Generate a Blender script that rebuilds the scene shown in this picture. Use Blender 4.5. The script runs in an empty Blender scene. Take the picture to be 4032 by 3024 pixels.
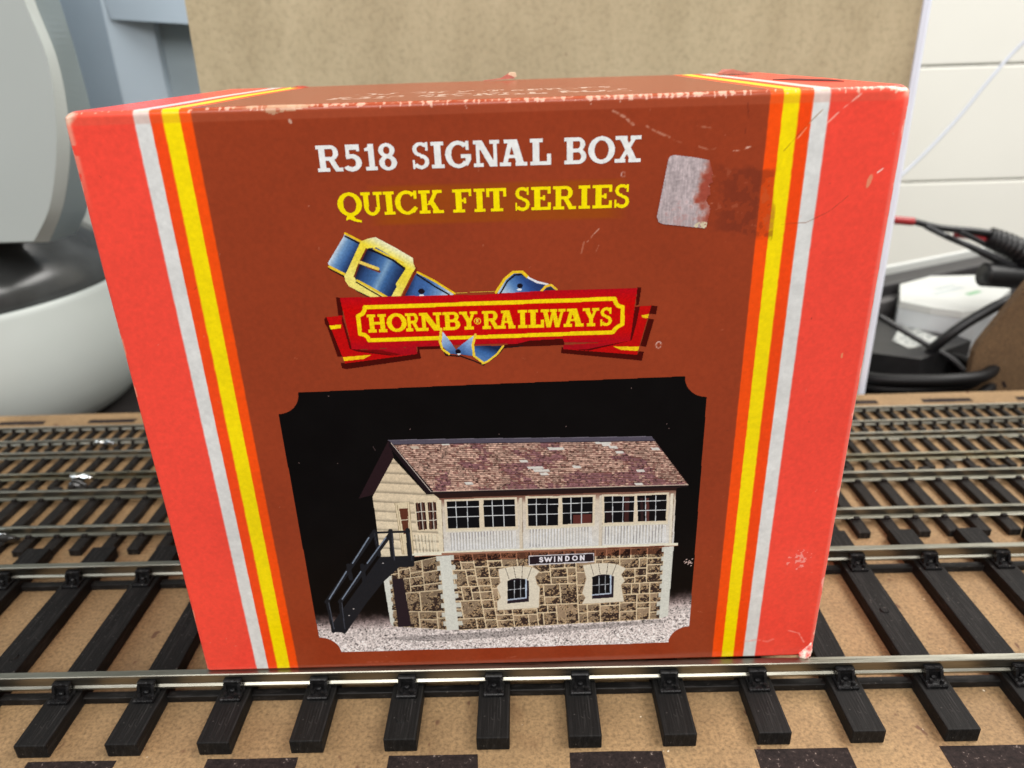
import bpy, bmesh, math, random
import numpy as np
from mathutils import Matrix, Vector

random.seed(7)
rng = np.random.default_rng(11)
MM = 0.001
scene = bpy.context.scene
COL = scene.collection

# ------------------------------------------------------------------ camera, light, exposure
cam_data = bpy.data.cameras.new('camera')
cam_data.sensor_width = 36.0
cam_data.lens = 26.1
cam_data.clip_start = 0.005
cam_data.clip_end = 50.0
cam_data.dof.use_dof = True
cam_data.dof.focus_distance = 0.122
cam_data.dof.aperture_fstop = 24.0
cam = bpy.data.objects.new('camera', cam_data)
COL.objects.link(cam)
RV = Vector((0.9995516, 0.0038074, -0.0296995))
UV = Vector((0.0255668, 0.4077477, 0.9127366))
FV = Vector((-0.0155851, 0.9130867, -0.4074676))
M = Matrix.Identity(4)
for i in range(3):
    M[i][0], M[i][1], M[i][2] = RV[i], UV[i], -FV[i]
    M[i][3] = (0.07783, -0.10455, 0.11159)[i]
cam.matrix_world = M
scene.camera = cam

world = bpy.data.worlds.new('World')
scene.world = world
world.use_nodes = True
wt = world.node_tree
wt.nodes.clear()
w_out = wt.nodes.new('ShaderNodeOutputWorld')
w_bg = wt.nodes.new('ShaderNodeBackground')
w_tc = wt.nodes.new('ShaderNodeTexCoord')
w_sep = wt.nodes.new('ShaderNodeSeparateXYZ')
w_ramp = wt.nodes.new('ShaderNodeValToRGB')
w_map = wt.nodes.new('ShaderNodeMapRange')
wt.links.new(w_tc.outputs['Generated'], w_sep.inputs[0])
wt.links.new(w_sep.outputs['X'], w_map.inputs['Value'])
w_map.inputs['From Min'].default_value = -1.0
w_map.inputs['From Max'].default_value = 1.0
w_ramp.color_ramp.elements[0].color = (0.46, 0.50, 0.55, 1)      # room side away from the window
w_ramp.color_ramp.elements[1].color = (1.0, 0.98, 0.93, 1)       # window side
wt.links.new(w_map.outputs[0], w_ramp.inputs[0])
wt.links.new(w_ramp.outputs[0], w_bg.inputs['Color'])
w_bg.inputs['Strength'].default_value = 0.32
wt.links.new(w_bg.outputs[0], w_out.inputs[0])

def area(name, loc, target, size, power, colour):
    d = bpy.data.lights.new(name, 'AREA')
    d.shape = 'RECTANGLE'
    d.size, d.size_y = size
    d.energy = power
    d.color = colour
    o = bpy.data.objects.new(name, d)
    o.location = loc
    o.rotation_euler = (Vector(target) - Vector(loc)).to_track_quat('-Z', 'Y').to_euler()
    COL.objects.link(o)
    return o
area('window_light', (0.78, 0.14, 0.95), (0.10, 0.06, 0.0), (1.0, 0.5), 22.0, (1.0, 0.975, 0.93))
area('room_light', (0.03, -0.62, 0.72), (0.07, 0.0, 0.07), (0.7, 0.5), 8.9, (1.0, 0.97, 0.94))
area('left_cool_fill', (-0.85, -0.10, 0.75), (-0.05, 0.2, 0.1), (0.6, 0.6), 5.0, (0.88, 0.95, 1.0))  # cool fill lamp added to brighten the left background

scene.view_settings.view_transform = 'Standard'
scene.view_settings.look = 'None'
scene.view_settings.exposure = 0.0
scene.view_settings.gamma = 1.0
scene.view_settings.use_curve_mapping = False

# ------------------------------------------------------------------ helpers
def lin(c, k=1.0):
    out = []
    for v in c[:3]:
        v = v / 255.0
        v = v / 12.92 if v <= 0.04045 else ((v + 0.055) / 1.055) ** 2.4
        out.append(v * k)
    return tuple(out) + (1.0,)

class Nodes:
    def __init__(self, name):
        self.m = bpy.data.materials.new(name)
        self.m.use_nodes = True
        self.t = self.m.node_tree
        self.b = self.t.nodes['Principled BSDF']
    def n(self, kind, **kw):
        x = self.t.nodes.new(kind)
        for k, v in kw.items():
            if isinstance(k, str) and k.startswith('i_'):
                x.inputs[k[2:]].default_value = v
            else:
                setattr(x, k, v)
        return x
    def l(self, a, b):
        self.t.links.new(a, b)
    def noise(self, scale, detail=3.0, stretch=None, rough=0.55):
        tc = self.n('ShaderNodeTexCoord')
        nz = self.n('ShaderNodeTexNoise')
        nz.inputs['Scale'].default_value = scale
        nz.inputs['Detail'].default_value = detail
        nz.inputs['Roughness'].default_value = rough
        if stretch:
            mp = self.n('ShaderNodeMapping')
            mp.inputs['Scale'].default_value = stretch
            self.l(tc.outputs['Object'], mp.inputs['Vector'])
            self.l(mp.outputs[0], nz.inputs['Vector'])
        else:
            self.l(tc.outputs['Object'], nz.inputs['Vector'])
        return nz
    def ramp(self, src, stops):
        r = self.n('ShaderNodeValToRGB')
        e = r.color_ramp.elements
        while len(e) < len(stops):
            e.new(0.5)
        for i, (p, c) in enumerate(stops):
            e[i].position = p
            e[i].color = c if len(c) == 4 else tuple(c) + (1,)
        self.l(src, r.inputs[0])
        return r
    def mix(self, fac, a, b, mode='MIX'):
        m = self.n('ShaderNodeMix', data_type='RGBA', blend_type=mode)
        for sock, v in ((m.inputs[0], fac), (m.inputs[6], a), (m.inputs[7], b)):
            if hasattr(v, 'is_linked') or hasattr(v, 'links'):
                self.l(v, sock)
            else:
                sock.default_value = v
        return m.outputs[2]
    def bump(self, h, strength, dist):
        b = self.n('ShaderNodeBump')
        b.inputs['Strength'].default_value = strength
        b.inputs['Distance'].default_value = dist
        self.l(h, b.inputs['Height'])
        self.l(b.outputs[0], self.b.inputs['Normal'])
        return b
    def set(self, **kw):
        for k, v in kw.items():
            self.b.inputs[k.replace('_', ' ')].default_value = v
        return self

def plain(name, col, rough=0.5, metal=0.0, var=0.08, scale=300.0, bump=0.0, spec=0.5):
    N = Nodes(name)
    nz = N.noise(scale, 4.0)
    r = N.ramp(nz.outputs['Fac'], [(0.3, tuple(c * (1 - var) for c in col[:3])), (0.7, tuple(min(1, c * (1 + var)) for c in col[:3]))])
    N.l(r.outputs[0], N.b.inputs['Base Color'])
    N.set(Roughness=rough, Metallic=metal)
    N.b.inputs['Specular IOR Level'].default_value = spec
    if bump:
        N.bump(nz.outputs['Fac'], 0.6, bump)
    return N.m

def tag(o, label=None, cat=None, group=None, kind=None):
    if label: o['label'] = label
    if cat: o['category'] = cat
    if group: o['group'] = group
    if kind: o['kind'] = kind
    return o

def empty(name, loc=(0, 0, 0), rz=0.0):
    o = bpy.data.objects.new(name, None)
    o.empty_display_size = 0.01
    o.location = tuple(v * MM for v in loc)
    o.rotation_euler = (0, 0, rz)
    COL.objects.link(o)
    return o

def link_mesh(name, me, mat, parent=None):
    if mat: me.materials.append(mat)
    o = bpy.data.objects.new(name, me)
    COL.objects.link(o)
    if parent: o.parent = parent
    return o

def obj(name, bm, mat, parent=None, smooth=False):
    bmesh.ops.recalc_face_normals(bm, faces=bm.faces)
    bmesh.ops.scale(bm, vec=(MM, MM, MM), verts=bm.verts)
    me = bpy.data.meshes.new(name)
    bm.to_mesh(me)
    bm.free()
    if smooth:
        me.polygons.foreach_set('use_smooth', [True] * len(me.polygons))
    return link_mesh(name, me, mat, parent)

def box(bm, x0, x1, y0, y1, z0, z1, bevel=0.0, seg=1, rot=0.0, piv=None):
    r = bmesh.ops.create_cube(bm, size=1.0)
    vs = r['verts']
    for v in vs:
        v.co = Vector(((x0 + x1) / 2 + v.co.x * (x1 - x0), (y0 + y1) / 2 + v.co.y * (y1 - y0), (z0 + z1) / 2 + v.co.z * (z1 - z0)))
    if bevel:
        es = list({e for v in vs for e in v.link_edges})
        out = bmesh.ops.bevel(bm, geom=es, offset=bevel, segments=seg, profile=0.5, affect='EDGES')
        vs = list({v for f in out['faces'] for v in f.verts} | {v for v in vs if v.is_valid})
    if rot:
        c = Vector(piv if piv else ((x0 + x1) / 2, (y0 + y1) / 2, 0))
        bmesh.ops.rotate(bm, cent=c, matrix=Matrix.Rotation(rot, 3, 'Z'), verts=vs)
    return vs

def prism(bm, pts, axis, a0, a1, taper=None):
    """closed outline pts extruded along axis: 'x' takes (y,z), 'y' takes (x,z), 'z' takes (x,y)"""
    def P(p, a):
        return {'x': (a, p[0], p[1]), 'y': (p[0], a, p[1]), 'z': (p[0], p[1], a)}[axis]
    A = [bm.verts.new(P(p, a0)) for p in pts]
    B = [bm.verts.new(P(p, a1)) for p in (taper or pts)]
    n = len(pts)
    fs = [bm.faces.new(A), bm.faces.new(B)]
    for i in range(n):
        fs.append(bm.faces.new((A[i], A[(i + 1) % n], B[(i + 1) % n], B[i])))
    return A + B

def smooth_path(pts, n=12):
    P = [Vector(q) for q in pts]
    out = []
    for i in range(len(P) - 1):
        p0, p1, p2, p3 = P[max(i - 1, 0)], P[i], P[i + 1], P[min(i + 2, len(P) - 1)]
        for k in range(n):
            t = k / n
            out.append(0.5 * ((2 * p1) + (p2 - p0) * t + (2 * p0 - 5 * p1 + 4 * p2 - p3) * t * t + (3 * p1 - p0 - 3 * p2 + p3) * t ** 3))
    out.append(P[-1])
    return out

def tube(bm, pts, r, sides=14, n=12):
    path = smooth_path(pts, n)
    rings = []
    up = Vector((0, 0, 1))
    for i, q in enumerate(path):
        d = (path[min(i + 1, len(path) - 1)] - path[max(i - 1, 0)]).normalized()
        s = d.cross(up)
        if s.length < 1e-4: s = Vector((1, 0, 0))
        s.normalize()
        t = s.cross(d)
        rr = r(i / (len(path) - 1)) if callable(r) else r
        rings.append([bm.verts.new(q + (s * math.cos(a) + t * math.sin(a)) * rr) for a in [2 * math.pi * k / sides for k in range(sides)]])
    for a, b in zip(rings, rings[1:]):
        for k in range(sides):
            bm.faces.new((a[k], a[(k + 1) % sides], b[(k + 1) % sides], b[k]))
    bm.faces.new(rings[0]); bm.faces.new(rings[-1])

def lathe(bm, prof, cx, cy, n=96):
    rings = []
    for r, z in prof:
        if r < 1e-6:
            rings.append([bm.verts.new((cx, cy, z))])
        else:
            rings.append([bm.verts.new((cx + r * math.cos(2 * math.pi * k / n), cy + r * math.sin(2 * math.pi * k / n), z)) for k in range(n)])
    for a, b in zip(rings, rings[1:]):
        for k in range(n):
            j = (k + 1) % n
            if len(a) == 1 and len(b) == 1: continue
            if len(a) == 1: bm.faces.new((a[0], b[j], b[k]))
            elif len(b) == 1: bm.faces.new((a[k], a[j], b[0]))
            else: bm.faces.new((a[k], a[j], b[j], b[k]))

# ------------------------------------------------------------------ materials
def mdf(name, base, dark, fleck):
    N = Nodes(name)
    a = N.noise(45.0, 6.0, rough=0.68)
    r = N.ramp(a.outputs['Fac'], [(0.3, dark), (0.7, base)])
    f = N.noise(1500.0, 3.0, rough=0.7)
    fr = N.ramp(f.outputs['Fac'], [(0.30, (0.52, 0.50, 0.48)), (0.52, (1, 1, 1)), (0.74, (1.32, 1.32, 1.32))])
    c = N.mix(1.0, r.outputs[0], fr.outputs[0], 'MULTIPLY')
    s = N.noise(420.0, 2.0, stretch=(1.0, 0.55, 1.0))
    sr = N.ramp(s.outputs['Fac'], [(0.69, (0, 0, 0)), (0.76, (1, 1, 1))])
    c = N.mix(sr.outputs[0], c, fleck)
    b2 = N.noise(70.0, 4.0, rough=0.6)
    br = N.ramp(b2.outputs['Fac'], [(0.60, (0, 0, 0)), (0.78, (0.6, 0.55, 0.55))])
    c = N.mix(br.outputs[0], c, lin((104, 66, 34), 0.8))
    w2 = N.noise(820.0, 1.0)
    wr = N.ramp(w2.outputs['Fac'], [(0.80, (0, 0, 0)), (0.83, (0.8, 0.8, 0.8))])
    c = N.mix(wr.outputs[0], c, lin((222, 206, 180)))
    N.l(c, N.b.inputs['Base Color'])
    N.set(Roughness=0.75)
    N.bump(f.outputs['Fac'], 0.35, 0.00012)
    return N.m
MDF = mdf('mdf_board', lin((172, 139, 97), 0.73), lin((140, 111, 75), 0.72), lin((92, 62, 40)))
MDF_EDGE = plain('mdf_edge', lin((120, 84, 52)), 0.8)
BURN = Nodes('engraved_black')
_n = BURN.noise(1300.0, 4.0, rough=0.7)
_r = BURN.ramp(_n.outputs['Fac'], [(0.35, lin((26, 20, 19))), (0.62, lin((44, 35, 33))), (0.74, lin((150, 135, 125)))])
BURN.l(_r.outputs[0], BURN.b.inputs['Base Color']); BURN.set(Roughness=0.8); BURN.b.inputs['Specular IOR Level'].default_value = 0.15; BURN.bump(_n.outputs['Fac'], 0.5, 0.0001)
BURN = BURN.m

def black_plastic(name, base, dust, stretch, rough=0.5):
    N = Nodes(name)
    g = N.noise(900.0, 4.0, stretch=stretch, rough=0.6)
    r = N.ramp(g.outputs['Fac'], [(0.35, base), (0.55, tuple(min(1, c * 1.6) for c in base[:3])), (0.72, tuple(min(1, c * 4.2) for c in base[:3]))])
    d = N.noise(1400.0, 3.0)
    dr = N.ramp(d.outputs['Fac'], [(0.665, (0, 0, 0)), (0.76, (1, 1, 1))])
    c = N.mix(dr.outputs[0], r.outputs[0], dust)
    N.l(c, N.b.inputs['Base Color'])
    N.set(Roughness=rough)
    N.b.inputs['Specular IOR Level'].default_value = 0.14
    N.bump(g.outputs['Fac'], 0.55, 0.00025)
    return N.m
SLEEPER = black_plastic('sleeper_plastic', (0.0065, 0.006, 0.0057), (0.085, 0.078, 0.07, 1), (3.2, 0.14, 1.0), 0.6)
SLEEPER_BROWN = black_plastic('sleeper_plastic_brownish', (0.009, 0.0078, 0.007), (0.08, 0.07, 0.06, 1), (2.5, 0.25, 1.0), 0.55)
CHAIR = black_plastic('chair_plastic', (0.006, 0.0058, 0.006), (0.2, 0.19, 0.17, 1), (1, 1, 1), 0.26)
WEB = black_plastic('web_plastic', (0.0075, 0.0068, 0.0064), (0.09, 0.08, 0.07, 1), (0.3, 1, 1), 0.5)

def rail_material(name, a, b, rough):
    N = Nodes(name)
    s = N.noise(260.0, 5.0, stretch=(0.12, 1.0, 1.6), rough=0.65)
    r = N.ramp(s.outputs['Fac'], [(0.32, a), (0.66, b)])
    N.l(r.outputs[0], N.b.inputs['Base Color'])
    f = N.noise(2600.0, 2.0, stretch=(0.03, 1.0, 1.0))
    rr = N.ramp(f.outputs['Fac'], [(0.3, (rough * 0.75,) * 3), (0.7, (rough * 1.35,) * 3)])
    N.l(rr.outputs[0], N.b.inputs['Roughness'])
    N.set(Metallic=1.0)
    N.bump(f.outputs['Fac'], 0.12, 0.00005)
    return N.m
NICKEL = rail_material('nickel_silver', (0.21, 0.20, 0.165), (0.36, 0.35, 0.295), 0.33)
NICKEL_DULL = rail_material('nickel_silver_tarnished', (0.19, 0.175, 0.125), (0.36, 0.34, 0.26), 0.30)

def attr_material(name, rough, grain=0.06, bump=0.00002, spec=0.5):
    N = Nodes(name)
    a = N.n('ShaderNodeAttribute', attribute_name='print')
    g = N.noise(1700.0, 3.0, rough=0.65)
    gr = N.ramp(g.outputs['Fac'], [(0.3, (1 - grain,) * 3), (0.7, (1 + grain,) * 3)])
    c = N.mix(1.0, a.outputs['Color'], gr.outputs[0], 'MULTIPLY')
    N.l(c, N.b.inputs['Base Color'])
    N.set(Roughness=rough)
    N.b.inputs['Specular IOR Level'].default_value = spec
    w = N.noise(120.0, 4.0)
    h = N.n('ShaderNodeMath', operation='MULTIPLY_ADD')
    N.l(w.outputs['Fac'], h.inputs[0]); h.inputs[1].default_value = 4.0
    N.l(g.outputs['Fac'], h.inputs[2])
    N.bump(h.outputs[0], 0.5, bump)
    return N.m
CARD = attr_material('printed_card', 0.22, 0.038, 0.000006, 0.25)
PRINT = attr_material('printed_ink', 0.34, 0.04, 0.00001, 0.10)

# ------------------------------------------------------------------ desk, wall, baseboard
bm = bmesh.new(); box(bm, -420, 560, -60, 362, -46, -26.0)
o = obj('desk_top', bm, plain('dark_desk', (0.010, 0.0075, 0.0068), 0.6, var=0.25, scale=60))
tag(o, 'dark brown desk top under the board and the clutter', 'desk', kind='structure')

WALLP = plain('wall_paint', lin((246, 244, 234), 0.90), 0.6, var=0.025, scale=9)
wall = empty('board_wall', (0, 366, -9))
tag(wall, 'white painted wall of wide horizontal boards with dark joint lines', 'wall')
zs = [-17, 40, 106, 172, 238, 304]
for z0, z1 in zip(zs, zs[1:]):
    bm = bmesh.new(); box(bm, -420, 560, 0, 12, z0 + 0.45, z1 - 0.45, 0.8)
    obj('wall_plank', bm, WALLP, wall)
bm = bmesh.new(); box(bm, -420, 560, 3.0, 14, -17, 303)
obj('joint_backing', bm, plain('joint_shadow', lin((120, 122, 112)), 0.8), wall)

board = empty('baseboard', (70, 45, -8))
tag(board, 'tan fibreboard base with engraved black edge marks, carrying four tracks', 'board')
X0, X1 = -125.0, 290.0
bm = bmesh.new(); box(bm, X0 - 70 - 8, X1 - 70 + 8, -85, 84.2, -0.9, 8, 0.25)
obj('panel', bm, MDF, board)
for y0 in (-78, -8, 62):
    bm = bmesh.new(); box(bm, X0 - 70, X1 - 70, y0, y0 + 18, -18, -0.95, 0.3)
    obj('batten', bm, MDF_EDGE, board)
def scale_marks(x_start, y0, y1, k0, k1, period, length):
    for k in range(k0, k1):
        x = x_start + k * period
        bm = bmesh.new()
        j = [random.uniform(-0.3, 0.3) for _ in range(8)]
        pts = [(x + j[0], y0), (x + length * 0.5, y0 + j[1] * 0.4), (x + length + j[2], y0), (x + length + j[3], y1), (x + length * 0.4, y1 + j[4] * 0.6), (x + j[5], y1)]
        prism(bm, [(px - 70, py - 45) for px, py in pts], 'z', 7.9, 8.06)
        obj('scale_mark', bm, BURN, board)
scale_marks(-11.1, -19.5, -12.65, -4, 9, 31.8, 15.9)
scale_marks(-71.9, 121.5, 124.2, -2, 11, 31.6, 16.2)

# ------------------------------------------------------------------ tracks
def rail_profile(y, top, hw, foot_w, bottom, head_h, foot_h, web):
    c = y + hw / 2
    b = hw * 0.09
    f = foot_w / 2
    return [(c - f, bottom), (c - f, bottom + foot_h * 0.55), (c - web, bottom + foot_h), (c - web, top - head_h), (c - hw / 2, top - head_h * 0.8),
            (c - hw / 2, top - b), (c - hw / 2 + b, top), (c + hw / 2 - b, top), (c + hw / 2, top - b), (c + hw / 2, top - head_h * 0.8),
            (c + web, top - head_h), (c + web, bottom + foot_h), (c + f, bottom + foot_h * 0.55), (c + f, bottom)]

def make_track(name, yc, label):
    t = empty(name, (70, yc, 0))
    tag(t, label, 'track', 'model railway tracks fixed side by side on the board')
    return t

def add_rail(t, yc, x0, x1, prof, mat):
    bm = bmesh.new()
    n = 40
    prism(bm, [(y - yc, z) for y, z in prof], 'x', x0 - 70, x1 - 70)
    return obj('rail', bm, mat, t)

def child_copy(src, parent, x=None):
    c = src.copy(); COL.objects.link(c); c.parent = parent
    if x is not None: c.location.x = x * MM
    for g in src.children:
        d = g.copy(); COL.objects.link(d); d.parent = c
    return c

# wide gauge at the front: bullhead rail in chairs on long sleepers
YO = 16.75
t = make_track('model_track', YO, 'widest front track, chaired rails on long black sleepers, under the red carton')
OZ = 6.9
for y in (0.0, 33.5):
    add_rail(t, YO, X0, X1, rail_profile(y, OZ, 1.55, 1.7, 3.75, 0.80, 0.78, 0.46), NICKEL)
for y in (0.0, 33.5):
    bm = bmesh.new(); box(bm, X0 - 70, X1 - 70, y - 0.0 - YO, y + 1.65 - YO, 0.02, 1.55, 0.12)
    obj('web_strip', bm, WEB, t)
def chair_bm(y, s):
    """one moulded chair; s = -1 faces the viewer side of the rail"""
    bm = bmesh.new()
    c = y + 0.775 - YO
    box(bm, -1.95, 1.95, c - 3.75, c + 3.75, 2.9, 3.72, 0.18)
    for q in (-1, 1):
        a, b = sorted((c + q * 0.42, c + q * 1.55))
        box(bm, -1.7, 1.7, a, b + 0.12 * (q > 0), 4.7, 5.95, 0.2)                    # cap over the rail foot
        # two ribs and a recessed plate running down to the base
        for sx in (-1, 1):
            pr = [(c + q * 0.95, 3.6), (c + q * 0.95, 5.5), (c + q * 1.7, 5.4), (c + q * 2.4, 3.6)]
            x0 = sx * 1.35
            prism(bm, pr, 'x', x0 - 0.26, x0 + 0.26)
        pr = [(c + q * 0.95, 3.6), (c + q * 0.95, 5.1), (c + q * 1.28, 5.05), (c + q * 1.5, 3.6)]
        prism(bm, pr, 'x', -1.1, 1.1)
        for sx, dy in ((-0.95, 2.75), (0.95, 3.0)):
            r = bmesh.ops.create_cone(bm, cap_ends=True, segments=8, radius1=0.42, radius2=0.3, depth=0.75)
            for v in r['verts']:
                v.co += Vector((sx, c + q * dy, 4.0))
        r = bmesh.ops.create_icosphere(bm, subdivisions=2, radius=0.52)
        for v in r['verts']:
            v.co = Vector((v.co.x * 1.1, v.co.y + c + q * 1.75, v.co.z * 0.8 + 3.95))
    return bm
bm = bmesh.new()
box(bm, -2.88, 2.88, -11.85 - YO, 46.4 - YO, 0.02, 3.0, 0.2, 2)
sl = obj('sleeper', bm, SLEEPER, t)
for y in (0.0, 33.5):
    obj('chair', chair_bm(y, -1), CHAIR, sl)
first = True
for k in range(-7, 18):
    x = -10.65 + 16.29 * k - 70
    if first: sl.location.x = x * MM; first = False
    else: child_copy(sl, t, x + random.uniform(-0.15, 0.15))

for x, y in ((151.9, 18.0), (-26.6, 9.5), (168.2, 4.0), (54.3, -7.5)):
    bm = bmesh.new(); r = bmesh.ops.create_cone(bm, cap_ends=True, segments=14, radius1=1.0, radius2=0.8, depth=0.35)
    for v in r['verts']: v.co += Vector((x - 70, y - YO, 3.12))
    obj('mould_mark', bm, SLEEPER, t)
# second track
Y2 = 62.1
t2 = make_track('model_track', Y2, 'second track from the front, close black sleepers, flat bottom rails with small clips')
for y in (52.95, 70.35):
    add_rail(t2, Y2, X0, X1, rail_profile(y, 4.6, 0.95, 2.3, 1.95, 0.75, 0.62, 0.26), NICKEL)
bm = bmesh.new(); box(bm, -1.5, 1.5, 46.75 - Y2, 77.3 - Y2, 0.02, 1.9, 0.16)
sl = obj('sleeper', bm, SLEEPER_BROWN, t2)
for y in (53.42, 70.82):
    bm = bmesh.new()
    for q in (-1, 1):
        a, b = sorted((y - Y2 + q * 0.95, y - Y2 + q * 2.0))
        box(bm, -0.72, 0.72, a, b, 1.8, 2.95, 0.3, 2)
    box(bm, -1.15, 1.15, y - Y2 - 2.35, y - Y2 + 2.35, 1.8, 2.12, 0.1)
    obj('rail_clip', bm, SLEEPER_BROWN, sl)
for k in range(-10, 48):
    x = -63.07 - 0.7 + 7.2375 * k - 70
    if x < X0 - 66 or x > X1 - 74: continue
    if sl.location.x == 0: sl.location.x = x * MM
    else: child_copy(sl, t2, x + random.uniform(-0.3, 0.3))

# third track
Y3 = 88.5
t3 = make_track('model_track', Y3, 'third narrow track with bare bright rail foot and little metal tabs')
for y in (81.7, 94.5):
    add_rail(t3, Y3, X0, X1, rail_profile(y, 3.6, 0.78, 1.7, 1.55, 0.6, 0.5, 0.22), NICKEL_DULL if y < 90 else NICKEL)
bm = bmesh.new(); box(bm, -0.95, 0.95, 77.6 - Y3, 99.4 - Y3, 0.02, 1.5, 0.12)
for y in (82.1, 94.9):
    box(bm, -0.5, 0.5, y - Y3 - 1.5, y - Y3 + 1.5, 1.4, 1.95, 0.12)
sl = obj('sleeper', bm, SLEEPER_BROWN, t3)
for k in range(-58, 19):
    x = 181.3 + 5.72 * k - 70
    if x < X0 - 68 or x > X1 - 72: continue
    if sl.location.x == 0: sl.location.x = x * MM
    else: child_copy(sl, t3, x + random.uniform(-0.15, 0.15))
for x, y in ((177.2, 81.3), (200.9, 81.3), (189.1, 94.1), (212.3, 94.1), (224.6, 94.1), (-35.0, 94.1), (-22.0, 81.3)):
    bm = bmesh.new(); box(bm, x - 70 - 1.7, x - 70 + 1.7, y - Y3 - 0.75, y - Y3 + 0.6, 1.45, 1.8, 0.1)
    obj('metal_tab', bm, NICKEL, t3)

# fourth track
Y4 = 108.8
t4 = make_track('model_track', Y4, 'narrowest rear track, rails held between many thin black clips')
for y in (103.5, 113.2):
    add_rail(t4, Y4, X0, X1, rail_profile(y, 3.0, 0.72, 0.95, 1.2, 0.55, 0.85, 0.2), NICKEL)
bm = bmesh.new(); box(bm, -0.72, 0.72, 100.4 - Y4, 117.2 - Y4, 0.02, 1.25, 0.1)
for y in (103.86, 113.56):
    box(bm, -0.42, 0.42, y - Y4 - 0.95, y - Y4 + 0.95, 1.15, 2.55, 0.12)
sl = obj('sleeper', bm, SLEEPER_BROWN, t4)
for k in range(-14, 81):
    x = -69.26 + 4.443 * k - 70
    if x < X0 - 69 or x > X1 - 71: continue
    if sl.location.x == 0: sl.location.x = x * MM
    else: child_copy(sl, t4, x)

SOLDER = plain('solder', (0.82, 0.82, 0.80), 0.12, 1.0, var=0.1, scale=500)
GLUE = plain('dark_glue', (0.02, 0.019, 0.017), 0.12, 0.0, var=0.2, scale=500)
def blob(name, parent, x, y, z, sx, sy, sz, mat, seed):
    r_ = random.Random(seed)
    bm = bmesh.new()
    bmesh.ops.create_icosphere(bm, subdivisions=4, radius=1.0)
    ph = [(Vector((r_.uniform(-1, 1), r_.uniform(-1, 1), r_.uniform(-1, 1))) * 4.0, r_.uniform(0, 6), r_.uniform(0.05, 0.13)) for _ in range(7)]
    for v in bm.verts:
        d = 1.0 + sum(a * math.sin(q.dot(v.co) + p) for q, p, a in ph)
        v.co = Vector((v.co.x * d * sx + x - 70, v.co.y * d * sy + y, v.co.z * d * sz + z))
    return obj(name, bm, mat, parent, True)
blob('solder_blob', t4, -57.3, 102.7 - Y4, 2.0, 1.9, 0.85, 1.0, SOLDER, 1)
blob('solder_blob', t4, -53.9, 102.5 - Y4, 2.1, 1.7, 0.75, 0.95, plain('dull_solder', (0.4, 0.43, 0.45), 0.25, 1.0, var=0.2), 2)
blob('solder_blob', t3, -53.2, 80.9 - Y3, 2.7, 1.5, 0.8, 0.9, SOLDER, 3)
blob('solder_blob', t3, -49.9, 80.9 - Y3, 2.7, 1.9, 0.8, 0.8, SOLDER, 4)
blob('glue_blob', t3, -52.2, 79.6 - Y3, 1.3, 2.6, 1.0, 1.2, GLUE, 8)
blob('glue_blob', t2, -57.5, 50.9 - Y2, 2.3, 5.2, 1.9, 1.5, GLUE, 5)
blob('solder_blob', t2, -57.0, 52.0 - Y2, 3.3, 2.6, 0.5, 0.6, SOLDER, 6)

# ------------------------------------------------------------------ print shop: inks laid on a fine sheet in millimetres
def vnoise(shape, cell, seed, octaves=1):
    r = np.random.default_rng(seed)
    H, W = shape
    out = np.zeros(shape); amp = 1.0; tot = 0.0
    for o_ in range(octaves):
        c = max(cell / (2 ** o_), 1.0)
        gh, gw = int(H / c) + 3, int(W / c) + 3
        g = r.random((gh, gw))
        yy = np.arange(H) / c; xx = np.arange(W) / c
        yi = yy.astype(int); xi = xx.astype(int)
        fy = (yy - yi)[:, None]; fx = (xx - xi)[None, :]
        fy = fy * fy * (3 - 2 * fy); fx = fx * fx * (3 - 2 * fx)
        a = g[yi][:, xi]; b = g[yi][:, xi + 1]; c0 = g[yi + 1][:, xi]; d = g[yi + 1][:, xi + 1]
        out += amp * ((a * (1 - fx) + b * fx) * (1 - fy) + (c0 * (1 - fx) + d * fx) * fy)
        tot += amp; amp *= 0.55
    return out / tot

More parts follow.
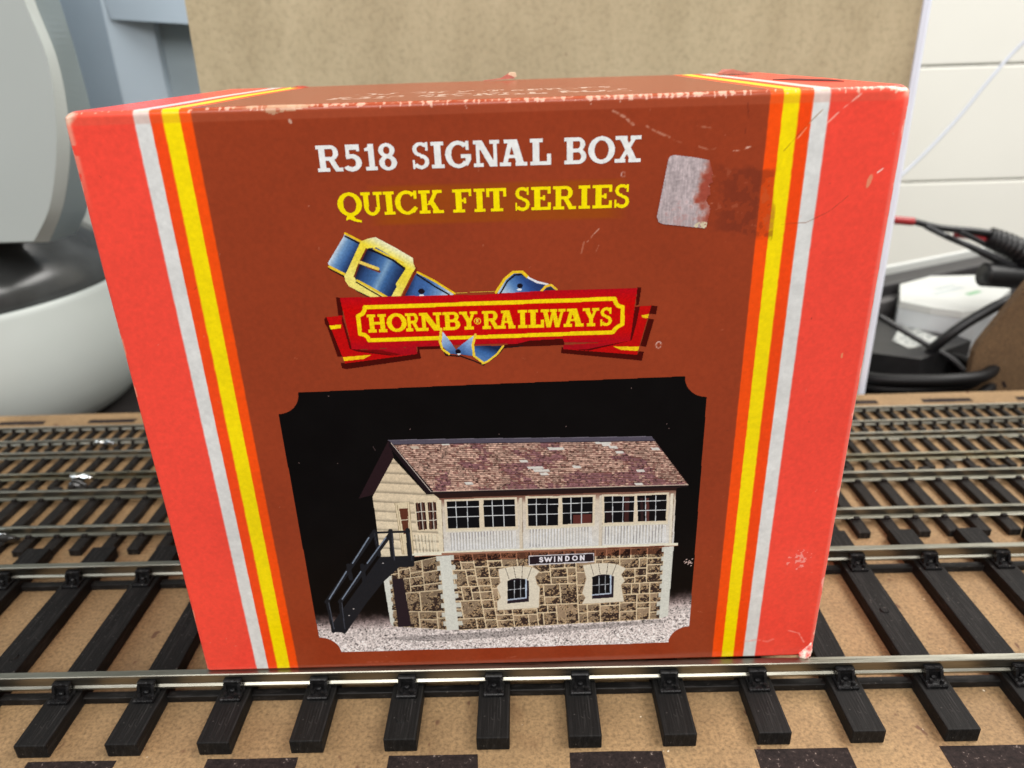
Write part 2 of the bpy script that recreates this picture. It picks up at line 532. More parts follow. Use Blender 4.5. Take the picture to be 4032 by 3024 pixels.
class Sheet:
    def __init__(self, u0, u1, v0, v1, step):
        self.us = np.arange(u0, u1 + step * 0.5, step); self.vs = np.arange(v0, v1 + step * 0.5, step)
        self.step = step; self.u0 = u0; self.v0 = v0
        self.shape = (len(self.vs), len(self.us))
        self.c = np.zeros(self.shape + (3,), np.float32)
        self.a = np.zeros(self.shape, bool)
    def win(self, x0, x1, y0, y1):
        i0 = max(int((x0 - self.u0) / self.step) - 1, 0); i1 = min(int((x1 - self.u0) / self.step) + 3, self.shape[1])
        j0 = max(int((y0 - self.v0) / self.step) - 1, 0); j1 = min(int((y1 - self.v0) / self.step) + 3, self.shape[0])
        if i1 <= i0 or j1 <= j0: return None
        s = (slice(j0, j1), slice(i0, i1))
        return s, self.us[None, i0:i1], self.vs[j0:j1, None]
    def m_poly(self, pts):
        xs = [p[0] for p in pts]; ys = [p[1] for p in pts]
        w = self.win(min(xs), max(xs), min(ys), max(ys))
        if w is None: return None
        s, X, Y = w
        m = np.zeros((Y.shape[0], X.shape[1]), bool)
        n = len(pts)
        for i in range(n):
            x0, y0 = pts[i]; x1, y1 = pts[(i + 1) % n]
            if y0 == y1: continue
            c = (Y >= min(y0, y1)) & (Y < max(y0, y1))
            m ^= c & (X < x0 + (Y - y0) * (x1 - x0) / (y1 - y0))
        return s, m, X, Y
    def m_stroke(self, pts, w, closed=0):
        P = list(pts) + ([pts[0]] if closed else [])
        xs = [p[0] for p in P]; ys = [p[1] for p in P]
        ww = self.win(min(xs) - w, max(xs) + w, min(ys) - w, max(ys) + w)
        if ww is None: return None
        s, X, Y = ww
        m = np.zeros((Y.shape[0], X.shape[1]), bool)
        for (x0, y0), (x1, y1) in zip(P, P[1:]):
            dx, dy = x1 - x0, y1 - y0
            L = dx * dx + dy * dy + 1e-12
            t = np.clip(((X - x0) * dx + (Y - y0) * dy) / L, 0, 1)
            m |= (X - x0 - t * dx) ** 2 + (Y - y0 - t * dy) ** 2 <= (w / 2) ** 2
        return s, m, X, Y
    def m_ell(self, c, rx, ry):
        s, X, Y = self.win(c[0] - rx, c[0] + rx, c[1] - ry, c[1] + ry)
        return s, ((X - c[0]) / rx) ** 2 + ((Y - c[1]) / ry) ** 2 <= 1, X, Y
    def put(self, r, col, vary=None):
        if r is None: return
        s, m = r[0], r[1]
        col = np.asarray(col, np.float32)
        self.c[s][m] = col[m] if col.ndim == 3 else col
        self.a[s] |= m
    def ops(self, L):
        for op in L:
            k = op[0]
            if k == 'P': self.put(self.m_poly(op[2]), op[1])
            elif k == 'S': self.put(self.m_stroke(op[3], op[2], op[4]), op[1])
            elif k == 'E': self.put(self.m_ell(op[2], op[3], op[4]), op[1])
            elif k == 'G':
                r = self.m_poly(op[1])
                if r is None: continue
                s, m, X, Y = r
                (ax, ay), (bx_, by_) = op[2], op[3]
                dx, dy = bx_ - ax, by_ - ay
                t = ((X - ax) * dx + (Y - ay) * dy) / (dx * dx + dy * dy)
                ps = [q[0] for q in op[4]]
                col = np.stack([np.interp(t, ps, [q[1][i] for q in op[4]]) for i in range(3)], -1)
                self.put((s, m), col)
    def grain(self, amount, cell_mm, seed):
        n = vnoise(self.shape, max(cell_mm / self.step, 1.0), seed, 2)
        self.c *= (1 + amount * (n - 0.5) * 2)[..., None]

def srgb_lin(c):
    c = np.clip(c / 255.0, 0, 1)
    return np.where(c <= 0.04045, c / 12.92, ((c + 0.055) / 1.055) ** 2.4)

INK = 0.90
def grid_mesh(name, P, col, keep, mat, parent, smooth=True):
    """P (ny,nx,3) mm positions, col (ny,nx,3) sRGB 0-255, keep (ny,nx) bool per vertex"""
    ny, nx = keep.shape
    f = keep[:-1, :-1] & keep[1:, :-1] & keep[:-1, 1:] & keep[1:, 1:]
    jj, ii = np.nonzero(f)
    idx = jj * nx + ii
    quads = np.stack([idx, idx + 1, idx + nx + 1, idx + nx], -1)
    used = np.zeros(ny * nx, bool); used[quads.ravel()] = True
    remap = np.cumsum(used) - 1
    q = remap[quads].astype(np.int32)
    V = (P.reshape(-1, 3)[used] * MM).astype(np.float32)
    C = srgb_lin(col.reshape(-1, 3)[used]) * INK
    me = bpy.data.meshes.new(name)
    me.vertices.add(len(V)); me.vertices.foreach_set('co', V.ravel())
    me.loops.add(q.size); me.loops.foreach_set('vertex_index', q.ravel())
    me.polygons.add(len(q)); me.polygons.foreach_set('loop_start', np.arange(0, q.size, 4, dtype=np.int32))
    me.update(calc_edges=True)
    if smooth: me.polygons.foreach_set('use_smooth', np.ones(len(q), bool))
    at = me.color_attributes.new('print', 'FLOAT_COLOR', 'POINT')
    at.data.foreach_set('color', np.concatenate([C, np.ones((len(C), 1))], 1).astype(np.float32).ravel())
    return link_mesh(name, me, mat, parent)

# ---- slab-serif alphabet on a unit-high cell: rectangles, slanted bars, ring sectors
TS, SL = 0.25, 0.155
def Rk(x0, y0, x1, y1): return [(x0, y0), (x1, y0), (x1, y1), (x0, y1)]
def Bar(x0, y0, x1, y1, w): return [(x0, y0), (x0 + w, y0), (x1 + w, y1), (x1, y1)]
def Ring(cx, cy, rx, ry, ix, iy, a0, a1):
    a = np.radians(np.linspace(a0, a1, 40))
    return [(cx + rx * math.cos(t), cy + ry * math.sin(t)) for t in a] + [(cx + ix * math.cos(t), cy + iy * math.sin(t)) for t in a[::-1]]
S1 = 1 - SL
def stem(x=0.1, w=TS): return Rk(x, 0, x + w, 1)
GLYPH = {
 'I': (0.46, [stem(0.105), Rk(0, 0, .46, SL), Rk(0, S1, .46, 1)]),
 'L': (0.78, [stem(), Rk(0, S1, .48, 1), Rk(0, 0, .78, SL), Rk(.61, 0, .78, .44)]),
 'E': (0.74, [stem(), Rk(0, S1, .74, 1), Rk(.61, .68, .74, 1), Rk(0, 0, .74, SL), Rk(.61, 0, .74, .34), Rk(.3, .45, .53, .58), Rk(.42, .40, .53, .64)]),
 'F': (0.74, [stem(), Rk(0, S1, .74, 1), Rk(.61, .68, .74, 1), Rk(0, 0, .47, SL), Rk(.3, .44, .53, .58), Rk(.42, .38, .53, .64)]),
 'T': (0.78, [stem(.265), Rk(0, S1, .78, 1), Rk(0, .62, .135, 1), Rk(.645, .62, .78, 1), Rk(.14, 0, .64, SL)]),
 'N': (0.98, [Rk(.1, 0, .25, 1), Rk(.73, 0, .88, 1), Bar(.6, 0, .06, 1, .28), Rk(0, S1, .3, 1), Rk(0, 0, .37, SL), Rk(.6, S1, .98, 1)]),
 'A': (1.0, [Bar(.08, 0, .33, 1, .19), Bar(.63, 0, .36, 1, .29), Rk(.25, .30, .72, .44), Rk(.16, S1, .66, 1), Rk(0, 0, .42, SL), Rk(.57, 0, 1, SL)]),
 'G': (1.0, [Ring(.5, .5, .5, .515, .25, .35, 42, 322), Rk(.77, .64, .92, 1.0), Rk(.58, .36, 1.0, .52), [(.70, .18), (.83, .03), (1.0, .30), (1.0, .52), (.76, .52), (.76, .3)]]),
 'C': (0.96, [Ring(.5, .5, .5, .515, .25, .36, 40, 318), Rk(.78, .64, .93, 1.0), [(.60, .14), (.80, .05), (.97, .26), (.83, .37)]]),
 'O': (1.0, [Ring(.5, .5, .5, .515, .25, .345, 0, 360)]),
 'Q': (1.0, [Ring(.5, .5, .5, .515, .25, .345, 0, 360), [(.34, .02), (.62, .02), (.70, -.11), (.90, -.17), (.90, -.06), (.92, -.29), (.66, -.25), (.42, -.13), (.30, -.20), (.27, -.12)]]),
 'S': (0.84, [Ring(.42, .735, .40, .275, .17, .125, 25, 275), Ring(.42, .275, .42, .285, .18, .13, -160, 95), [(.10, .60), (.40, .60), (.76, .42), (.46, .40)], [(.42, .46), (.80, .40), (.6, .53), (.42, .575)], Rk(.66, .66, .80, 1.0), Rk(.0, .0, .135, .36)]),
 'R': (1.0, [stem(), Rk(0, S1, .6, 1), Rk(.3, .42, .6, .42 + SL), Ring(.56, .71, .30, .29, .08, .135, -92, 92), Rk(0, 0, .48, SL), Bar(.68, 0, .42, .48, .25), Rk(.70, 0, 1.0, SL)]),
 'B': (0.88, [stem(), Rk(0, S1, .55, 1), Rk(0, 0, .55, SL), Rk(.3, .44, .55, .44 + SL * .95), Ring(.53, .735, .30, .265, .09, .125, -92, 92), Ring(.55, .29, .33, .29, .10, .14, -92, 92)]),
 'U': (0.98, [Rk(.12, .36, .36, 1), Rk(.68, .36, .84, 1), Ring(.48, .36, .36, .375, .15, .21, 180, 360), Rk(0, S1, .45, 1), Rk(.55, S1, .98, 1)]),
 'K': (1.0, [stem(), Rk(0, S1, .48, 1), Rk(0, 0, .46, SL), Bar(.32, .36, .66, 1, .2), Bar(.66, 0, .36, .56, .25), Rk(.56, S1, .96, 1), Rk(.54, 0, 1, SL)]),
 'X': (1.0, [Bar(.62, 0, .12, 1, .28), Bar(.10, 0, .68, 1, .19), Rk(.03, S1, .47, 1), Rk(.58, S1, 1, 1), Rk(0, 0, .42, SL), Rk(.52, 0, 1, SL)]),
 'H': (1.0, [Rk(.11, 0, .34, 1), Rk(.66, 0, .89, 1), Rk(.3, .43, .7, .57), Rk(0, S1, .45, 1), Rk(.55, S1, 1, 1), Rk(0, 0, .45, SL), Rk(.55, 0, 1, SL)]),
 'Y': (1.0, [Rk(.39, 0, .63, .5), Bar(.39, .42, .07, 1, .26), Bar(.47, .42, .72, 1, .17), Rk(0, S1, .44, 1), Rk(.58, S1, 1, 1), Rk(.25, 0, .77, SL)]),
 'W': (1.5, [Bar(.34, 0, .1, 1, .26), Bar(.42, 0, .70, 1, .17), Bar(.86, 0, .62, 1, .26), Bar(.94, 0, 1.24, 1, .17), Rk(0, S1, .5, 1), Rk(.55, S1, .98, 1), Rk(1.08, S1, 1.5, 1)]),
 '5': (0.62, [Rk(.06, .45, .2, 1), Rk(.06, .78, .56, 1), Rk(.44, .72, .56, 1), Ring(.25, .32, .37, .335, .14, .15, -150, 128)]),
 '1': (0.52, [stem(.155), Rk(0, 0, .52, SL), [(0, .72), (0, .84), (.14, .90), (.27, 1.0), (.35, 1.0), (.35, .72)]]),
 '8': (0.66, [Ring(.31, .74, .30, .275, .10, .13, 0, 360), Ring(.33, .28, .33, .295, .11, .15, 0, 360), Rk(.2, .46, .44, .58)]),
}
def sans(t):
    return {
 'S': [('arc', .5, .74, .36, .19, 20, 265), ('arc', .5, .28, .38, .2, -160, 88), ('ln', [(.28, .60), (.72, .43)])],
 'W': [('ln', [(.05, .95), (.28, .05), (.5, .85), (.72, .05), (.95, .95)])], 'I': [('ln', [(.5, 0), (.5, 1)])],
 'N': [('ln', [(.12, 0), (.12, 1), (.88, 0), (.88, 1)])], 'D': [('ln', [(.12, .05), (.12, .95), (.5, .95), (.8, .8), (.9, .5), (.8, .2), (.5, .05), (.12, .05)])],
 'O': [('arc', .5, .5, .43, .46, 0, 360)]}[t]

def letters(sheet, word, v_base, v_top, col, fuzz=0.0, flip=False):
    h = v_top - v_base
    for ch, x0, x1 in word:
        w, polys = GLYPH[ch]
        for pl in polys:
            sheet.put(sheet.m_poly([(x0 + px / w * (x1 - x0), v_base + py * h) for px, py in pl]), col)

# ------------------------------------------------------------------ artwork of the carton, in millimetres on its face
LOGO=[('P',(72,10,4),[(33.13,72.07),(33.87,71.96),(33.93,69.14),(33.11,69.21)]),('P',(72,10,4),[(30.7,68.52),(31.37,69.08),(32.98,62.57),(32.2,62.52),(31.27,67.26)]),('P',(72,10,4),[(32.58,61.6),(33.28,61.5),(44.48,62.59),(44.6,64.09),(48.19,64.28),(48.12,63.33),(44.86,63.26),(45.05,61.81),(33.29,60.42),(32.63,60.63)]),('P',(72,10,4),[(77.8,72.24),(78.47,72.17),(78.21,69.5),(77.72,69.34)]),('P',(72,10,4),[(80.0,69.36),(81.02,69.2),(80.82,67.86),(79.75,68.02)]),('P',(72,10,4),[(79.66,67.33),(80.6,67.13),(79.56,62.66),(78.6,62.91)]),('P',(72,10,4),[(78.44,62.07),(79.27,61.94),(79.02,60.41),(76.08,60.81),(66.52,62.04),(66.61,63.22),(66.99,62.87),(78.21,61.49)]),('P',(72,10,4),[(57.72,63.63),(61.64,64.32),(66.99,64.42),(67.08,63.34),(60.87,63.31),(57.83,63.09)]),('P',(190,10,10),[(31.36,69.0),(33.8,69.19),(34.6,63.73),(35.78,63.57),(44.48,62.59),(33.24,61.41)]),('P',(95,8,6),[(33.73,69.22),(34.04,67.75),(34.6,63.73),(37.73,63.41),(41.28,62.31),(35.46,63.25),(34.25,63.74),(33.58,68.35)]),('P',(168,12,26),[(35.64,63.58),(44.51,63.79),(44.49,62.59),(41.58,62.45)]),('P',(120,8,10),[(35.64,63.58),(38.86,63.45),(41.88,62.63),(41.29,62.43)]),('P',(248,214,10),[(31.59,67.61),(33.41,67.73),(33.27,67.16),(31.79,67.02)]),('P',(240,195,20),[(33.0,62.45),(37.51,62.7),(36.17,62.05),(33.1,61.81)]),('P',(190,10,10),[(77.67,69.25),(80.06,69.36),(78.22,61.45),(73.51,61.98),(66.9,62.71),(66.86,63.41),(76.99,63.79)]),('P',(90,6,6),[(77.61,69.15),(78.34,69.23),(77.92,66.53),(77.31,63.83),(70.85,62.34),(68.82,62.54),(73.48,63.2),(76.93,63.77)]),('P',(168,12,26),[(66.86,63.41),(73.23,63.48),(75.86,63.67),(70.34,62.56),(66.92,62.67)]),('P',(235,190,20),[(78.59,67.8),(79.79,67.99),(79.66,67.32),(78.85,67.42)]),('P',(240,198,20),[(74.56,62.93),(78.54,62.77),(78.39,62.07),(75.78,62.32)]),('G',[(35.64,81.46),(37.8,80.2),(35.02,75.33),(32.68,76.98),(32.66,77.32),(35.47,81.2)],(33.86,79.38),(36.56,77.54),[(0,(225,232,238)),(0.12,(190,208,225)),(0.35,(110,150,195)),(0.65,(62,100,155)),(1,(28,40,75))]),('S',(30,22,25),0.29,[(35.65,81.06),(37.7,79.91)],0),('S',(235,190,30),0.39,[(35.7,81.48),(37.8,80.26)],0),('S',(30,22,25),0.34,[(32.74,76.43),(34.92,75.06),(36.43,72.91),(38.61,71.67)],0),('S',(240,200,50),0.39,[(32.78,76.71),(34.97,75.4)],0),('G',[(45.47,75.52),(50.83,72.04),(50.47,71.7),(43.11,71.68)],(44.02,74.29),(49.82,72.15),[(0,(25,32,60)),(0.2,(58,92,150)),(0.5,(66,105,165)),(0.8,(120,155,200)),(1,(190,208,225))]),('S',(120,42,22),0.34,[(45.45,76.11),(44.87,74.82),(43.12,71.79)],0),('S',(25,18,20),0.26,[(45.5,75.07),(47.99,73.19),(49.94,71.93)],0),('S',(238,196,30),0.37,[(45.57,75.46),(48.05,74.02),(50.83,72.04)],0),('E',(30,18,28),(45.91,72.55),0.5,0.42),('E',(235,238,240),(45.88,71.91),0.38,0.16),('S',(225,190,70),0.13,[(50.84,72.09),(53.63,72.17),(56.76,72.18)],0),('G',[(37.81,80.3),(38.77,80.63),(39.98,80.86),(42.85,79.13),(45.11,77.62),(45.11,76.87),(45.32,76.11),(42.78,71.8),(41.61,71.67),(38.61,71.72),(35.29,73.58),(34.82,74.43),(34.81,75.24),(35.13,75.67)],(41.49,80.08),(37.8,74.2),[(0,(240,238,205)),(0.1,(238,232,170)),(0.28,(240,218,60)),(0.6,(236,214,70)),(1,(240,225,120))]),('G',[(38.68,79.21),(39.95,79.3),(41.82,78.06),(43.83,75.95),(42.22,73.79),(42.34,73.36),(41.35,71.84),(40.54,71.87),(38.77,73.17),(36.47,74.45),(36.18,75.16),(37.17,76.98)],(37.45,77.11),(42.65,74.05),[(0,(24,26,48)),(0.18,(44,72,120)),(0.45,(72,112,165)),(0.58,(125,160,195)),(0.7,(62,102,155)),(1,(26,38,75))]),('S',(22,16,26),0.34,[(38.86,79.03),(40.13,78.52),(42.15,77.37),(43.71,76.09)],0),('S',(232,200,50),0.26,[(39.53,79.14),(40.92,78.36),(43.58,76.92)],0),('S',(30,20,20),0.21,[(36.45,74.24),(38.21,73.0),(40.24,71.67)],0),('S',(232,196,45),0.31,[(36.61,74.49),(38.26,73.49),(40.67,71.86)],0),('S',(110,45,28),0.26,[(38.47,79.11),(37.17,76.98),(36.28,75.08)],0),('S',(110,50,30),0.39,[(38.32,76.53),(39.98,75.73)],0),('S',(236,205,95),0.47,[(37.35,77.18),(39.82,76.14)],0),('G',[(56.79,72.04),(58.33,74.2),(59.57,75.28),(60.9,75.3),(61.67,74.28),(64.5,73.13),(65.48,72.98),(66.02,72.2),(65.71,71.73),(57.39,71.77)],(58.38,72.06),(61.85,74.47),[(0,(178,200,222)),(0.35,(88,130,185)),(0.75,(46,78,140)),(1,(40,60,110))]),('S',(28,18,22),0.26,[(57.58,71.89),(58.68,73.69),(59.8,74.59),(60.89,74.68),(61.6,74.16)],0),('S',(240,200,40),0.47,[(56.93,72.04),(58.32,74.08),(59.57,75.06),(60.9,75.06),(61.67,74.28)],0),('S',(232,232,238),0.33,[(61.78,74.16),(63.05,73.43),(64.62,73.06)],0),('P',(45,45,55),[(63.94,71.82),(64.5,72.5),(65.11,72.55),(65.78,72.02),(65.71,71.77)]),('S',(240,195,50),0.36,[(63.51,71.83),(64.26,72.7),(65.11,72.96),(65.96,72.18)],0),('E',(25,18,28),(60.5,72.94),0.42,0.4),('E',(228,232,238),(60.4,72.35),0.36,0.18),('G',[(33.73,71.97),(54.94,71.78),(65.96,72.14),(77.86,72.15),(77.06,63.74),(73.47,63.58),(67.05,63.81),(66.8,64.42),(61.64,64.25),(59.87,63.8),(54.58,63.87),(44.58,63.79),(35.78,63.62),(34.56,63.73)],(65.96,72.2),(65.92,63.98),[(0,(176,8,24)),(0.14,(192,8,16)),(0.3,(200,6,4)),(0.8,(200,8,8)),(1,(178,10,24))]),('S',(248,214,10),0.62,[(37.26,70.33),(54.87,70.38),(64.72,70.46),(74.52,70.54),(74.71,69.89),(75.07,69.43),(75.76,69.18),(75.78,66.47),(75.16,66.16),(74.68,65.71),(74.38,65.25),(64.67,65.16),(54.63,65.04),(37.37,65.07),(37.19,65.59),(36.75,65.98),(36.07,66.15),(36.12,69.0),(36.84,69.34),(37.18,69.9)],1),('G',[(48.6,66.15),(50.37,63.35),(51.15,62.3),(49.33,62.39),(48.3,63.9)],(48.71,65.82),(50.04,62.49),[(0,(190,208,228)),(0.5,(130,160,205)),(1,(60,90,140))]),('S',(25,18,20),0.29,[(48.22,63.75),(48.89,62.22),(51.14,62.0),(53.07,61.18),(54.59,60.44)],0),('G',[(53.2,63.67),(57.65,63.57),(56.78,62.1),(54.69,60.77),(54.47,60.8),(53.19,62.09)],(55.29,63.53),(54.33,60.98),[(0,(26,40,75)),(0.4,(58,100,160)),(1,(95,135,190))]),('S',(30,20,22),0.21,[(54.42,60.46),(55.99,61.37),(57.04,62.23),(57.83,63.22),(60.62,63.41)],0),('G',[(50.54,63.3),(53.45,65.45),(52.97,61.94),(51.15,62.27)],(53.28,65.24),(51.44,62.29),[(0,(190,208,226)),(0.5,(122,155,205)),(1,(60,95,150))]),('S',(238,205,50),0.37,[(48.42,66.57),(48.09,64.51),(48.4,63.22),(49.33,62.44)],0),('S',(240,205,60),0.39,[(53.54,65.45),(53.06,63.75),(53.18,61.93),(54.47,60.83)],0),('S',(240,205,60),0.31,[(54.43,60.69),(55.21,60.99),(56.72,62.17),(57.72,63.5)],0),('E',(25,14,24),(50.76,62.77),0.42,0.42),('E',(220,225,235),(50.87,62.34),0.3,0.15)]
LOGO_LETTERS=[('H',37.4,40.28),('O',40.3,43.31),('R',43.18,45.34),('N',45.27,48.63),('B',48.77,51.33),('Y',51.27,54.03),('R',54.69,57.38),('A',57.17,59.69),('I',60.09,61.48),('L',61.66,64.03),('W',63.54,67.24),('A',66.93,69.97),('Y',69.8,72.29),('S',72.46,74.2)]
TITLE=[('R',33.04,36.62),('5',36.85,39.24),('1',39.66,41.34),('8',41.53,44.07),('S',46.18,48.52),('I',48.79,50.57),('G',50.68,54.33),('N',54.57,58.22),('A',58.15,61.98),('L',62.33,65.29),('B',67.05,70.14),('O',70.31,74.05),('X',73.95,77.64)]
SERIES=[('Q',35.08,38.6),('U',38.43,41.55),('I',41.58,43.24),('C',43.19,46.44),('K',46.54,50.06),('F',51.35,54.08),('I',54.34,55.97),('T',56.11,58.94),('S',60.12,62.22),('E',62.41,65.18),('R',65.48,68.74),('I',69.05,70.7),('E',71.01,73.83),('S',74.11,76.22)]
REG=(53.98,67.63)
PIC={'corners': [(21.63,56.78),(89.52,57.63),(89.91,3.86),(21.84,3.54)],'ground': [(20.91,14.64),(34.19,13.49),(58.05,13.39),(86.15,15.94),(90.53,16.48),(90.93,0.06),(21.11,2.45)],'roof': [(38.66,47.79),(81.19,46.98),(87.64,37.82),(44.77,37.81)],'ridge': [(38.59,47.79),(81.12,47.1),(81.79,46.28),(39.11,46.94)],'barge': [(38.59,47.79),(39.31,46.93),(45.15,37.88),(44.08,37.35),(38.56,46.73)],'back': [(38.59,47.71),(39.17,44.71),(36.42,39.61),(35.25,37.64),(32.54,36.91)],'gable': [(39.07,44.41),(43.94,37.35),(46.15,37.28),(45.65,24.94),(35.04,24.72),(34.93,37.24)],'front': [(46.01,37.29),(85.67,37.36),(85.94,25.78),(45.66,25.07)],'eave': [(44.6,37.9),(87.7,37.82),(85.79,37.2),(85.71,36.8),(45.95,36.48)],'ledge': [(40.44,25.51),(86.63,26.15),(86.7,25.58),(40.37,24.72)],'gw': [[(41.93,35.67),(43.57,35.74),(43.5,30.32),(42.01,30.24)],[(44.02,35.72),(45.42,35.76),(45.28,30.34),(43.93,30.3)]],'door': [(39.12,34.65),(40.59,34.68),(40.3,29.66),(39.43,29.47)],'doorf': [(38.46,35.78),(40.99,35.98),(40.86,25.32),(38.79,25.17)],'fw': [[(47.22,35.78),(52.68,35.85),(52.52,30.32),(47.15,30.37)],[(53.41,35.9),(58.69,35.9),(58.71,30.41),(53.34,30.42)],[(60.87,35.99),(66.03,35.9),(65.94,30.42),(60.86,30.42)],[(66.66,35.96),(71.85,35.95),(71.82,30.74),(66.75,30.57)],[(73.69,35.97),(78.78,35.89),(78.79,30.72),(73.87,30.67)],[(79.22,35.96),(84.2,36.04),(84.31,30.75),(79.57,30.78)]],'slat': [[(41.29,29.2),(44.84,29.25),(44.83,25.62),(41.45,25.56)],[(47.52,29.42),(58.51,29.57),(58.52,26.13),(47.46,25.8)],[(61.16,29.74),(71.59,29.9),(71.64,26.26),(61.09,26.13)],[(74.06,29.9),(84.28,29.99),(84.34,26.4),(74.07,26.31)]],'stone': [(45.65,24.94),(84.36,25.36),(84.46,9.5),(47.49,8.1)],'lstone': [(35.83,22.48),(45.27,24.64),(45.49,8.27),(35.74,9.37)],'quoin': [(45.23,24.65),(47.15,24.76),(47.68,8.19),(45.49,8.17)],'rquoin': [(84.36,25.36),(85.96,25.48),(85.82,10.08),(84.27,9.56)],'lquoin': [(35.0,20.39),(36.09,20.67),(35.83,9.47),(35.34,9.87)],'ldoor': [(36.54,20.02),(38.52,20.14),(39.06,9.26),(36.64,9.2)],'sign': [(60.88,24.43),(72.2,24.58),(72.23,22.73),(60.84,22.36)],'signin': [(60.94,24.06),(72.07,24.33),(72.09,22.74),(60.91,22.39)],'signL': [('S',62.55,63.4),('W',63.45,64.94),('I',65.18,65.46),('N',65.8,66.74),('D',67.06,68.0),('O',68.32,69.41),('N',69.68,70.61)],'signV': [22.72,23.93,22.95,24.1],'signU': [62.96,70.15],'sur': [[(55.37,21.51),(57.57,22.02),(59.38,22.14),(61.55,21.75),(62.7,20.82),(61.88,19.72),(62.22,17.89),(62.65,17.42),(62.43,12.77),(54.85,12.46),(54.92,14.43),(55.59,15.34),(54.94,17.67),(55.63,18.57)],[(70.25,21.91),(72.42,22.28),(74.59,22.3),(76.4,21.93),(77.88,20.98),(77.05,19.66),(77.79,18.28),(77.12,17.39),(77.75,13.66),(70.14,13.36),(70.76,14.83),(70.16,15.78),(70.86,18.97)]],'aw': [[(56.92,18.89),(57.67,19.32),(58.77,19.46),(59.86,19.33),(60.69,18.85),(60.67,14.24),(56.76,13.9)],[(71.92,19.29),(72.82,19.71),(73.91,19.86),(74.83,19.74),(75.75,19.35),(75.76,14.66),(71.99,14.47)]],'wgl': [[(57.0,18.98),(60.23,19.23),(60.13,15.1),(56.86,14.74)],[(71.99,19.38),(75.19,19.64),(75.29,15.61),(72.05,15.35)]],'vous': [[(56.65,21.78),(57.2,19.42),(58.11,22.0),(58.41,19.56),(59.67,22.13),(59.5,19.53),(61.26,21.76),(60.48,19.22)],[(71.62,22.09),(72.2,19.69),(72.96,22.22),(73.33,19.88),(74.66,22.25),(74.46,19.84),(76.11,21.94),(75.45,19.58)]],'stairs': [('P',(30,31,36),[(34.91,24.86),(40.9,24.97),(40.7,22.58),(38.01,22.54),(34.78,19.27),(31.35,14.76),(27.02,8.21),(24.65,8.39),(24.77,10.47),(32.0,20.72)]),('S',(30,31,36),0.8,[(40.18,30.3),(40.1,23.14)],0),('S',(30,31,36),0.8,[(37.24,30.27),(37.06,23.24)],0),('S',(30,31,36),0.43,[(34.37,29.98),(40.39,29.95)],0),('S',(30,31,36),0.8,[(34.45,30.06),(24.36,15.37)],0),('S',(30,31,36),0.8,[(37.17,29.55),(26.76,15.29)],0),('S',(30,31,36),0.66,[(34.47,30.28),(34.85,25.3)],0),('S',(30,31,36),0.66,[(24.51,15.69),(24.67,8.54)],0),('S',(30,31,36),0.66,[(26.84,15.61),(26.62,8.32)],0),('S',(30,31,36),0.73,[(29.17,23.28),(29.33,20.36)],0),('S',(30,31,36),0.73,[(31.62,23.2),(31.61,19.83)],0),('S',(120,132,150),0.22,[(33.37,28.95),(29.98,23.7)],0),('S',(120,132,150),0.22,[(36.28,28.85),(32.54,23.61)],0),('S',(120,132,150),0.22,[(28.68,21.96),(24.89,16.01)],0),('S',(120,132,150),0.22,[(31.22,21.87),(27.21,15.93)],0),('S',(58,60,70),0.2,[(37.47,29.75),(37.36,24.11)],0),('S',(52,54,64),0.2,[(40.4,29.66),(40.39,24.01)],0),('S',(70,74,84),0.17,[(24.71,15.22),(24.9,9.16)],0),('S',(62,66,76),0.17,[(27.04,15.14),(26.86,9.09)],0),('S',(50,52,60),0.13,[(34.43,29.85),(34.63,27.7)],0),('E',(190,185,185),(35.28,23.52),0.16,0.1),('E',(190,185,185),(27.99,12.18),0.16,0.1),('E',(190,185,185),(28.99,13.66),0.16,0.1)]}

# ------------------------------------------------------------------ the carton
CW, CH, CD, CR = 113.0, 99.2, 65.0, 0.85
carton = empty('carton', (17.16, 0.80, 6.9), 0.0085)
tag(carton, 'worn red and brown carton for a toy signal box, standing on the rails', 'box')
VOFF = -0.3                                        # the printed sheet's zero lies this far above the carton's foot

# flattened sheet: front from the foot up, round the top edge, back over the top
ST = 0.15
UL, UR = -0.45, CW + 0.45                           # the carton bulges a little past its printed width
us = np.arange(UL, UR + ST / 2, ST)
s_front = np.arange(0, CH - CR, ST)
arc = np.linspace(0, np.pi / 2, 9)[1:]
s_top = np.arange(0.25, CD - CR, 0.3)
prof = [(0.0, v) for v in s_front] + [(0.0, CH - CR)]
nor = [(-1.0, 0.0)] * len(prof)
vprint = [v for v in s_front] + [CH - CR]
for a in arc:
    prof.append((CR - CR * math.cos(a), CH - CR + CR * math.sin(a))); nor.append((-math.cos(a), math.sin(a))); vprint.append(CH - CR + CR * a)
for d in s_top:
    prof.append((CR + d, CH)); nor.append((0.0, 1.0)); vprint.append(CH - CR + CR * np.pi / 2 + d)
prof = np.array(prof); nor = np.array(nor); vprint = np.array(vprint)
ny, nx = len(prof), len(us)
U = np.broadcast_to(us[None, :], (ny, nx)); V = np.broadcast_to(vprint[:, None], (ny, nx))
EDGE = CH - CR + CR * np.pi / 4                     # sheet height of the top edge
